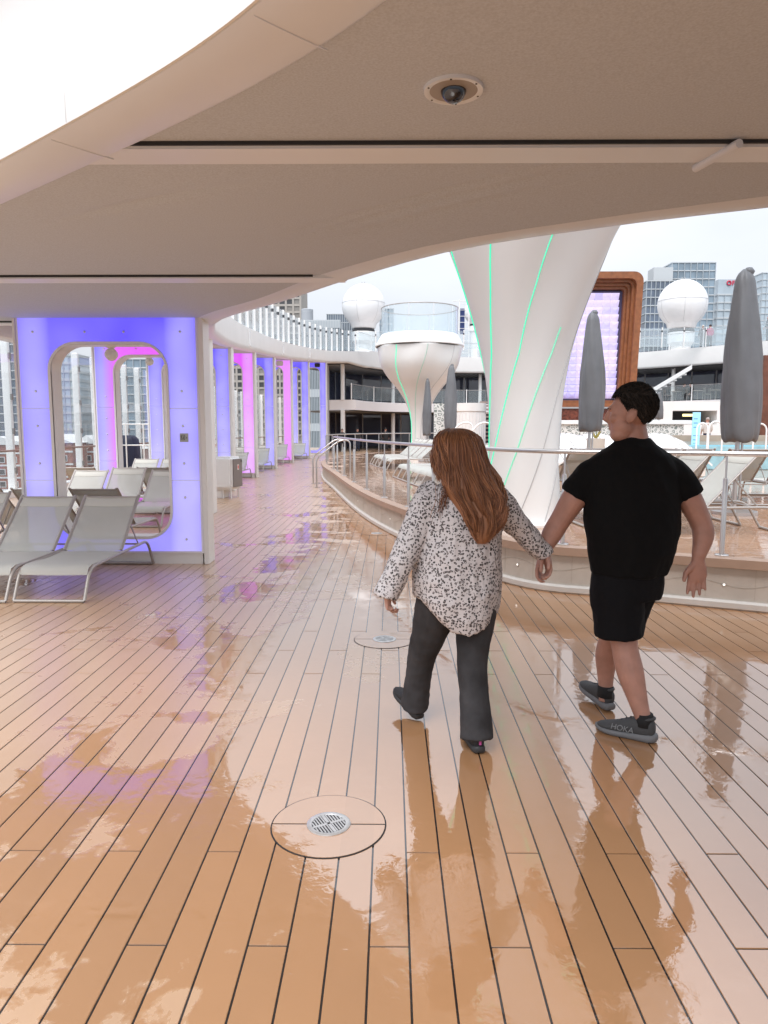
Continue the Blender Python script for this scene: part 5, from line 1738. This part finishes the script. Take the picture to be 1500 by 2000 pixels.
def shoe(parent, heel, toe, pitch, up, so, s=1.0, trim=None, name='shoe', roll=0.0):
    h, t = Vector(heel), Vector(toe)
    dr = (t - h)
    yaw = math.atan2(-dr.x, dr.y)
    M = Matrix.Translation(h) @ Matrix.Rotation(yaw, 4, 'Z') @ Matrix.Rotation(pitch, 4, 'X') @ Matrix.Rotation(roll, 4, 'Y') @ Matrix.Scale(s, 4)
    def ring(y, w, z0, z1, e=.55, cx=0.0):
        out = []
        z0, z1 = z0 * 1.22, z1 * 1.22
        for k in range(18):
            a = 2 * math.pi * k / 18
            ca, sa = math.cos(a), math.sin(a)
            zz = (z0 + z1) / 2 + (z1 - z0) / 2 * (abs(sa) ** .7) * (1 if sa > 0 else -1)
            wtop = 1 - .30 * max(0, sa) ** 1.5
            out.append(M @ V(cx + w * wtop * (abs(ca) ** e) * (1 if ca > 0 else -1), y, zz))
        return out
    u = [(-.004, .020, .035, .075), (.004, .030, .028, .092), (.03, .036, .022, .100), (.06, .037, .02, .096), (.085, .037, .02, .094), (.11, .039, .02, .090), (.15, .043, .02, .074), (.19, .046, .02, .060), (.225, .046, .02, .051), (.255, .040, .022, .045), (.275, .028, .024, .040), (.284, .012, .028, .035)]
    root = MB().rings([ring(*q) for q in u]).build(name, up, parent, smooth=180)
    so_ = [(-.018, .018, .012, .034), (-.010, .032, .006, .040), (.02, .040, .0, .040), (.08, .040, .0, .036), (.13, .044, .0, .033), (.19, .050, .0, .031), (.23, .049, .002, .030), (.265, .040, .007, .031), (.288, .024, .014, .032), (.295, .010, .02, .031)]
    MB().rings([ring(a, b, c, d, .4) for a, b, c, d in so_]).build('sole', so, root, smooth=50)
    lc = MB()
    for k in range(4):
        y = .115 + .022 * k
        z = .107 - .0092 * k * 1.2
        lc.tube([M @ V(-.018, y, z - .004), M @ V(0, y + .003, z + .004), M @ V(.018, y, z - .004)], .0024 * s, 5)
    lc.build('laces', trim or up, root)
    col = MB()
    col.tube([M @ V(.030 * math.cos(R(a)), .042 + .042 * math.sin(R(a)), .120 - .005 * math.sin(R(a))) for a in range(0, 361, 24)], .008 * s, 6)
    col.build('collar', up, root, smooth=180)
    return root, M

# ------------------------------------------------------------------ the man in black
mo = V(1.285, 3.87, 1.672)
mface = (-.91, .41)
body = MB()
Mh = head_shape(body, mo, mface, 1.10, heavy=1.0)
limb(body, [(1.30, 3.90, 1.66), (1.305, 3.895, 1.58), (1.31, 3.88, 1.50), (1.30, 3.87, 1.40)], [(.064, .066), (.070, .074), (.085, .08), (.15, .09)], ref=(1, 0, 0))
body.ellipsoid((1.235, 3.895, 1.575), (.05, .05, .045))
body.rings([ell((1.30, 3.86, z), rx, ry) for z, rx, ry in ((1.46, .12, .08), (1.40, .17, .10), (1.25, .20, .13), (1.05, .205, .145), (.92, .18, .14), (.80, .17, .13))])
# left arm reaching back to the woman's hand
limb(body, [(1.12, 3.865, 1.36), (1.02, 3.875, 1.26), (.940, 3.89, 1.125), (.893, 3.885, 1.045), (.852, 3.868, .968)], [.060, .068, .056, (.054, .049), (.036, .031)])
hand(body, V(.846, 3.864, .950), (-.30, -.12, -.95), (.80, -.45, -.1), (-.35, -.85, .1), .55, 1.05)
# right arm hanging, palm turned back
limb(body, [(1.49, 3.862, 1.36), (1.58, 3.85, 1.26), (1.650, 3.835, 1.125), (1.662, 3.815, 1.05), (1.632, 3.79, .945)], [.060, .066, .055, (.054, .049), (.035, .030)])
hand(body, V(1.630, 3.787, .925), (-.02, -.02, -1), (-.25, -.95, .05), (-.95, .2, -.05), .10, 1.12, .10)
# legs
limb(body, [(1.26, 3.84, .86), (1.262, 3.82, .62), (1.268, 3.79, .475), (1.292, 3.755, .34), (1.325, 3.715, .20), (1.350, 3.69, .10), (1.352, 3.685, .05)], [.10, .088, .068, .0695, .050, .039, .039])
limb(body, [(1.31, 3.88, .86), (1.30, 3.95, .62), (1.275, 4.02, .46), (1.268, 4.08, .33), (1.272, 4.10, .20), (1.275, 4.095, .10), (1.272, 4.09, .05)], [.10, .088, .064, .064, .047, .038, .038])
man = blob('person', body, SKIN, voxel=.006, smooth=2, label='man in black t-shirt and shorts walking away, head turned left', cat='person')
face_bits(man, Mh, HAIRM)
# short dark hair
hm = MB()
rg = []
cap = MB()
nu, nv = 84, 56
cen, rad = V(0, -.012, .047), (.0820, .1045, .1030)
def hair_ok(p):
    y, z = p.y, p.z
    if y > .045: lim = .080 + (y - .045) * .35
    elif y > .012: lim = .018 + (y - .012) * 1.55
    elif y > -.020: lim = .022
    else: lim = .020 - (-.020 - y) * 1.9
    return z > max(lim, -.085)
vsx, fsx = [], []
for i in range(nv + 1):
    ph = math.pi * i / nv
    for k in range(nu):
        a = 2 * math.pi * k / nu
        vsx.append(cen + V(rad[0] * math.sin(ph) * math.cos(a), rad[1] * math.sin(ph) * math.sin(a), rad[2] * math.cos(ph)))
for i in range(nv):
    for k in range(nu):
        q = (i * nu + k, i * nu + (k + 1) % nu, (i + 1) * nu + (k + 1) % nu, (i + 1) * nu + k)
        if sum(hair_ok(vsx[j]) for j in q) >= 3: fsx.append(q)
used = sorted({j for f in fsx for j in f})
mp_ = {j: n for n, j in enumerate(used)}
cap.add([Mh @ vsx[j] for j in used], [tuple(mp_[j] for j in f) for f in fsx])
rnd = random.Random(3)
for _ in range(4200):
    ph, a = math.acos(rnd.uniform(-.75, 1)), rnd.uniform(0, 2 * math.pi)
    p = cen + V(rad[0] * math.sin(ph) * math.cos(a), rad[1] * math.sin(ph) * math.sin(a), rad[2] * math.cos(ph))
    if not hair_ok(p): continue
    nn = V((p.x - cen.x) / rad[0], (p.y - cen.y) / rad[1], (p.z - cen.z) / rad[2]).normalized()
    fl_ = V(rnd.uniform(-.4, .4), (.35 if p.z > .1 else -.45), -.25 if p.z > .1 else -.9)
    fl_ = (fl_ - nn * fl_.dot(nn)).normalized()
    ln = rnd.uniform(.016, .034) if p.z > .05 else rnd.uniform(.010, .020)
    up_ = rnd.uniform(.001, .0045)
    cap.tube([Mh @ (p - nn * .002), Mh @ (p + fl_ * ln * .5 + nn * up_), Mh @ (p + fl_ * ln + nn * up_ * .9)], [.0016, .0013, .0004], 3)
cap.build('hair', HAIRM, man, smooth=180)
# t-shirt
ts = MB()
ts.rings([ell(c, rx, ry, fold=f, k=5, ph=p) for c, rx, ry, f, p in (
    ((1.305, 3.885, 1.555), .078, .078, 0, 0), ((1.305, 3.882, 1.53), .098, .088, 0, 0), ((1.303, 3.875, 1.498), .150, .105, 0, 0), ((1.302, 3.868, 1.455), .212, .118, 0, 0), ((1.30, 3.86, 1.39), .240, .138, 0, 0),
    ((1.30, 3.855, 1.28), .246, .155, .004, 1), ((1.300, 3.85, 1.16), .249, .172, .008, 1.5), ((1.300, 3.845, 1.06), .243, .182, .012, 2), ((1.298, 3.845, .97), .228, .182, .016, 2.4), ((1.294, 3.845, .89), .203, .170, .022, 2.8), ((1.290, 3.845, .845), .190, .162, .03, 3.0))])
limb(ts, [(1.17, 3.868, 1.395), (1.10, 3.87, 1.365), (1.035, 3.875, 1.295), (1.005, 3.878, 1.250)], [(.072, .080), (.078, .086), (.080, .084), (.082, .082)])
limb(ts, [(1.44, 3.868, 1.395), (1.51, 3.862, 1.365), (1.568, 3.855, 1.295), (1.592, 3.852, 1.252)], [(.072, .080), (.078, .086), (.078, .080), (.078, .078)])
crease(blob('t_shirt', ts, BLKC, man, voxel=.010, smooth=4), .009, (9, 9, 6), 5)
sh = MB()
sh.rings([ell((1.290, 3.855, z), rx, ry) for z, rx, ry in ((.95, .185, .15), (.88, .190, .158), (.80, .190, .155), (.72, .180, .145))])
limb(sh, [(1.235, 3.845, .86), (1.228, 3.83, .74), (1.238, 3.815, .63), (1.243, 3.81, .515)], [(.128, .13), (.136, .135), (.130, .127), (.124, .122)], ref=(1, 0, 0))
limb(sh, [(1.345, 3.88, .86), (1.345, 3.905, .74), (1.325, 3.935, .62), (1.318, 3.955, .495)], [(.118, .125), (.120, .12), (.110, .112), (.100, .105)], ref=(1, 0, 0))
crease(blob('shorts', sh, BLKS, man, voxel=.010, smooth=3), .007, (9, 9, 7), 8)
so1, Ms = shoe(man, (1.392, 3.655, 0.0), (1.175, 3.80, 0), 0, SHOEK, SOLEK, 1.02, DARK)
so2, Ms2 = shoe(man, (1.288, 4.065, .004), (1.215, 4.32, .02), R(7), SHOEK, SOLEK, 1.02, DARK)
for c in ((1.352, 3.69), (1.272, 4.094)):
    m = MB().tube([V(c[0], c[1], .08), V(c[0], c[1], .142)], [(.047, .052), (.0425, .046)], 18)
    m.build('sock', mat('black_sock', (.012, .012, .013), .9), man, smooth=180)
# lettering on the side of the near shoe
fc = bpy.data.curves.new('letters', 'FONT')
fc.body = 'HOKA'
fc.size, fc.extrude = .040, .0012
fc.shear = .15
to = bpy.data.objects.new('letters', fc)
COL.objects.link(to)
dg = bpy.context.evaluated_depsgraph_get()
tm = bpy.data.meshes.new_from_object(to.evaluated_get(dg))
bpy.data.objects.remove(to)
tm.materials.clear()
tm.materials.append(mat('shoe_letters', (.20, .21, .22), .5))
Mt = Ms @ Matrix.Translation((-.0478, .205, .042)) @ Matrix.Rotation(R(-90), 4, 'Z') @ Matrix.Rotation(R(78), 4, 'X')
for v in tm.vertices: v.co = Mt @ v.co
link_mesh('lettering', tm, so1)

man.location = (-.04, -.12, 0)
# ------------------------------------------------------------------ the woman in leopard print
wo_ = V(.350, 3.815, 1.450)
wface = (-.90, .43)
body = MB()
Mw = head_shape(body, wo_, wface, 1.0)
limb(body, [(.362, 3.83, 1.43), (.372, 3.825, 1.36), (.39, 3.81, 1.30), (.39, 3.80, 1.2)], [(.055, .056), (.058, .06), (.08, .075), (.14, .09)], ref=(1, 0, 0))
body.rings([ell((x, 3.79, z), rx, ry) for x, z, rx, ry in ((.39, 1.26, .12, .08), (.385, 1.2, .17, .10), (.37, 1.05, .175, .13), (.36, .9, .185, .14), (.365, .75, .18, .14))])
limb(body, [(.215, 3.80, 1.25), (.11, 3.72, 1.02), (.01, 3.675, .80), (.0, 3.67, .785)], [.055, .045, .029, .028])
hand(body, V(.0, 3.668, .785), (.10, .05, -1), (.9, .3, 0), (.2, .9, 0), .85, .92)
limb(body, [(.57, 3.80, 1.24), (.71, 3.825, 1.08), (.82, 3.84, .965), (.832, 3.842, .95)], [.055, .045, .029, .028])
hand(body, V(.836, 3.835, .945), (.10, -.30, -.85), (-.85, -.25, -.1), (.15, -.85, .35), .62, .92)
woman = blob('person', body, SKINW, voxel=.006, smooth=2, label='woman in leopard print blouse with long auburn hair holding the hand of the man', cat='person')
face_bits(woman, Mw, HAIRW)
bl = MB()
def hemz(a):   # dips at the back (a = -90), rides up at the sides
    return .150 * (math.cos(a) ** 2) * (1.25 if math.cos(a) < 0 else .55) + .05 * max(0, math.sin(a))
bl.rings([ell(c, rx, ry, 40, fold=f, k=6, ph=p) for c, rx, ry, f, p in (
    ((.382, 3.822, 1.352), .070, .070, 0, 0), ((.388, 3.818, 1.332), .105, .088, 0, 0), ((.394, 3.812, 1.30), .165, .108, 0, 0), ((.394, 3.805, 1.25), .203, .132, 0, 0), ((.386, 3.795, 1.17), .212, .150, .003, 0), ((.376, 3.785, 1.06), .215, .165, .008, .5), ((.366, 3.778, .95), .221, .176, .012, .9), ((.360, 3.772, .84), .228, .186, .018, 1.3), ((.362, 3.768, .74), .222, .190, .024, 1.7))]
    + [ell((.370, 3.768, .645), .208, .186, 40, fold=.03, k=6, ph=2.0, zf=lambda a: hemz(a) * .55), ell((.380, 3.770, .570), .180, .172, 40, fold=.035, k=6, ph=2.2, zf=hemz)])
limb(bl, [(.27, 3.81, 1.275), (.215, 3.80, 1.235), (.165, 3.76, 1.13), (.105, 3.715, 1.0), (.055, 3.69, .89), (.003, 3.67, .785), (-.008, 3.666, .755)], [.076, .084, .078, .068, .064, .062, .064])
limb(bl, [(.52, 3.805, 1.26), (.575, 3.803, 1.215), (.635, 3.81, 1.15), (.705, 3.825, 1.075), (.765, 3.835, 1.01), (.820, 3.842, .955), (.832, 3.843, .940)], [.078, .082, .072, .062, .058, .053, .050])
crease(blob('blouse', bl, LEO, woman, voxel=.009, smooth=3), .011, (13, 9, 5), 1)
jn = MB()
jn.rings([ell((.368, 3.78, z), rx, ry) for z, rx, ry in ((.95, .185, .155), (.85, .195, .165), (.75, .190, .165), (.68, .165, .15))])
limb(jn, [(.275, 3.785, .80), (.255, 3.80, .66), (.222, 3.835, .52), (.190, 3.875, .40), (.172, 3.915, .26), (.158, 3.945, .13), (.152, 3.955, .072)], [(.115, .125), (.112, .122), (.095, .10), (.078, .084), (.071, .08), (.076, .092), (.080, .099)], ref=(1, 0, 0))
limb(jn, [(.455, 3.775, .80), (.462, 3.76, .66), (.448, 3.73, .52), (.438, 3.695, .40), (.444, 3.645, .26), (.450, 3.595, .13), (.452, 3.575, .055)], [(.112, .125), (.108, .12), (.092, .10), (.078, .084), (.075, .082), (.081, .093), (.086, .100)], ref=(1, 0, 0))
crease(blob('jeans', jn, JEAN, woman, voxel=.009, smooth=3), .0045, (9, 9, 12), 3)
PINK = mat('pink_trim', (.55, .09, .35), .6)
sw1, Mw1 = shoe(woman, (.172, 3.925, .008), (.040, 4.16, .02), R(16), SHOEW, SOLEW, .90, PINK)
sw2, Mw2 = shoe(woman, (.458, 3.520, .0), (.420, 3.77, 0), R(0), SHOEW, SOLEW, .90, PINK)
MB().box(-.006, .006, -.024, -.016, .06, .085, Mw2).build('heel_tab', PINK, sw2)
# long auburn hair: inner mass and separate locks over it
tab = [(1.605, .352, 3.815, .030, .040), (1.590, .356, 3.808, .072, .080), (1.555, .362, 3.800, .102, .108), (1.50, .368, 3.792, .113, .120), (1.44, .374, 3.780, .117, .122), (1.38, .386, 3.755, .132, .112), (1.32, .408, 3.720, .142, .094), (1.26, .436, 3.690, .138, .078), (1.19, .462, 3.662, .112, .064), (1.12, .472, 3.640, .082, .050), (1.07, .470, 3.625, .052, .036), (1.04, .468, 3.618, .026, .020)]
def hair_at(z):
    if z >= tab[0][0]: return tab[0]
    for a, b in zip(tab, tab[1:]):
        if z >= b[0]:
            t = (a[0] - z) / (a[0] - b[0])
            return tuple(a[i] + (b[i] - a[i]) * t for i in range(5))
    return tab[-1]
hb = MB()
hb.rings([ell((x, y, z), rx * .93, ry * .93, 28) for z, x, y, rx, ry in tab])
hair = hb.build('hair', HAIRW, woman, smooth=180)
lk = MB()
rnd = random.Random(11)
for _ in range(2600):
    a0 = rnd.uniform(0, 2 * math.pi)
    # leave the face (towards wface) open lower down
    fa = math.atan2(wface[1], wface[0])
    da = (a0 - fa + math.pi) % (2 * math.pi) - math.pi
    zend = rnd.triangular(1.03, 1.30, 1.08) if abs(da) > 1.2 else rnd.uniform(1.33, 1.42)
    zs = 1.603 - abs(rnd.gauss(0, .03))
    amp, fq, ph = rnd.uniform(.006, .013), 30 + 6 * math.sin(5 * a0), 7 * a0 + rnd.gauss(0, .5)
    off = rnd.uniform(.985, 1.09) if rnd.random() < .95 else rnd.uniform(1.09, 1.2)
    pts = []
    n = 13
    dft = .22 * math.sin(4 * a0) + rnd.uniform(-.1, .1)
    for i in range(n + 1):
        t = i / n
        z = zs + (zend - zs) * t
        q = hair_at(z)
        a = a0 + dft * t
        if abs(da) <= 1.2: a = fa + da * (1 + .5 * t)
        wv = amp * math.sin(fq * z + ph) * min(1, t * 1.6)
        wv += min(1, t * 2) * (.010 * math.sin(9 * a + 16 * z) + .007 * math.sin(17 * a - 24 * z))
        wx = min(1, t * 1.5) * .007 * math.sin(34 * z + 4 * a0)
        pts.append(V(q[1] + (q[3] * off + wv) * math.cos(a) + wx, q[2] + (q[4] * off + wv) * math.sin(a), z))
    r_ = rnd.uniform(.0012, .0026)
    lk.tube(pts, [r_ * .7] + [r_] * (n - 3) + [r_ * .8, r_ * .5, r_ * .15], 4)
for _ in range(60):     # loose ends over the right shoulder and left collar
    s = rnd.choice((0, 1, 1))
    x0, y0, z0_ = (.30, 3.70, 1.33) if s == 0 else (.50, 3.69, 1.33)
    x0 += rnd.gauss(0, .015); y0 += rnd.gauss(0, .008)
    ln = rnd.uniform(.10, .20)
    ph = rnd.uniform(0, 6.28)
    lk.tube([V(x0 + (.045 if s else -.02) * t / 8 * 1.6 + .006 * math.sin(ph + t), y0 - .03 * math.sin(t / 8 * 2), z0_ - ln * t / 8) for t in range(9)], [.0016] * 7 + [.001, .0004], 3)
lk.build('locks', HAIRW, hair, smooth=180)

woman.location = (-.018, -.12, 0)
# ------------------------------------------------------------------ small figures in the distance
def far_person(p, face, top, legs, hairc, label, sit=False, h=1.7, skin=SKINW):
    f = V(face[0], face[1], 0).normalized()
    yaw = math.atan2(-f.x, f.y)
    M = Matrix.Translation(p) @ Matrix.Rotation(yaw, 4, 'Z') @ Matrix.Scale(h / 1.7, 4)
    dz = -.42 if sit else 0
    b = MB()
    head_shape(b, V(0, 0, 1.56 + dz), (0, 1), 1.0)
    limb(b, [(0, -.01, 1.55 + dz), (0, -.01, 1.45 + dz), (0, -.01, 1.35 + dz)], [.055, .06, .12])
    b.rings([ell((0, 0, z + dz), rx, ry) for z, rx, ry in ((1.40, .12, .08), (1.2, .16, .11), (.95, .15, .11))])
    T = MB()
    T.rings([ell((0, 0, z + dz), rx, ry) for z, rx, ry in ((1.44, .09, .08), (1.38, .19, .11), (1.2, .2, .13), (1.0, .185, .13), (.9, .19, .14))])
    for s in (-1, 1):
        arm = [(s * .19, 0, 1.36 + dz), (s * .25, .02, 1.12 + dz), (s * .22, .16, .92 + dz)]
        limb(T, arm[:2] + [(s * .23, .12, .97 + dz)], [.062, .052, .042])
        limb(b, arm, [.05, .042, .03])
        hand(b, V(s * .22, .17, .91 + dz), (-s * .1, .5, -.8), (-s, 0, 0), (0, .8, .4), .4, .95)
    J = MB()
    J.rings([ell((0, 0, z + dz), rx, ry) for z, rx, ry in ((.98, .165, .12), (.88, .18, .13), (.80, .17, .13))])
    for s in (-1, 1):
        if sit: limb(J, [(s * .09, 0, .45), (s * .11, .25, .48), (s * .11, .43, .45), (s * .11, .43, .10)], [.09, .085, .075, .06])
        else: limb(J, [(s * .09, 0, .86), (s * .10, .01, .5), (s * .10, -.01, .09)], [.095, .075, .06])
    for q in (b, T, J): q.v = [tuple(M @ V(*v)) for v in q.v]
    o = blob('person', b, skin, voxel=.016, smooth=2, label=label, cat='person', group='guests in the distance')
    blob('jacket', T, mat('cloth_%02d%02d%02d' % tuple(int(c * 99) for c in top), top, .8), o, voxel=.02, smooth=2)
    blob('trousers', J, mat('cloth_%02d%02d%02d' % tuple(int(c * 99) for c in legs), legs, .8), o, voxel=.02, smooth=2)
    hq = MB()
    hq.ellipsoid((0, -.022, 1.625 + dz), (.088, .105, .09), None, 14, 10)
    hq.v = [tuple(M @ V(*v)) for v in hq.v]
    hq.build('hair', mat('far_hair_%02d' % int(hairc[0] * 99), hairc, .6), o, smooth=180)
    for s in (-1, 1):
        m = MB().ellipsoid((s * .11, .05 + (.43 if sit else 0), .045), (.045, .13, .045), None, 10, 8)
        m.v = [tuple(M @ V(*v)) for v in m.v]
        m.build('shoe', DARK, o, smooth=180)
    return o
def gp_(px, y): return at(px, 800, y).x
far_person(V(gp_(1365, 53.5), 53.5, 7.4), (0, 1), (.02, .02, .025), (.02, .02, .025), (.5, .45, .4), 'person in dark jacket standing at the top deck rail beside the radome')
far_person(V(gp_(1379, 53.2), 53.2, 7.4), (0, 1), (.42, .02, .12), (.02, .02, .03), (.03, .02, .02), 'person in magenta jacket standing at the top deck rail')
far_person(V(gp_(1491, 49.2), 49.2, 7.4), (-1, 0), (.08, .085, .095), (.03, .03, .04), (.02, .02, .02), 'person in grey coat on the top deck at the right picture edge')
far_person(V(gp_(1383, 38), 38, PZ), (0, 1), (.55, .54, .52), (.015, .02, .05), (.35, .3, .28), 'person in white shirt and navy trousers waiting at the pool bar', h=1.75)
far_person(V(gp_(1334, 53.6), 53.6, 3.66), (1, 0), (.015, .015, .018), (.02, .02, .02), (.01, .01, .01), 'guest in black seated at the left terrace table', sit=True)
far_person(V(gp_(1347, 53.4), 53.4, 3.66), (-1, 0), (.012, .012, .015), (.02, .02, .02), (.01, .01, .01), 'guest in black seated at the middle terrace table', sit=True)
far_person(V(gp_(668, 50.5), 50.5, 0), (.1, -1), (.02, .02, .025), (.02, .02, .03), (.05, .03, .02), 'pale faced guest in black by the restaurant column', h=1.62)
far_person(V(gp_(698, 52.5), 52.5, 0), (.5, -1), (.03, .028, .03), (.02, .03, .06), (.02, .015, .01), 'guest in dark clothes beside the restaurant windows', h=1.65)
far_person(V(gp_(753, 54), 54, 0), (.2, 1), (.012, .012, .014), (.015, .015, .018), (.01, .01, .01), 'guest in black walking to the restaurant door', h=1.7)
far_person(V(gp_(432, 30.5), 30.5, 0), (-1, .2), (.012, .014, .022), (.015, .015, .02), (.02, .015, .012), 'person in navy coat at the ship side behind the third arch', h=1.75)
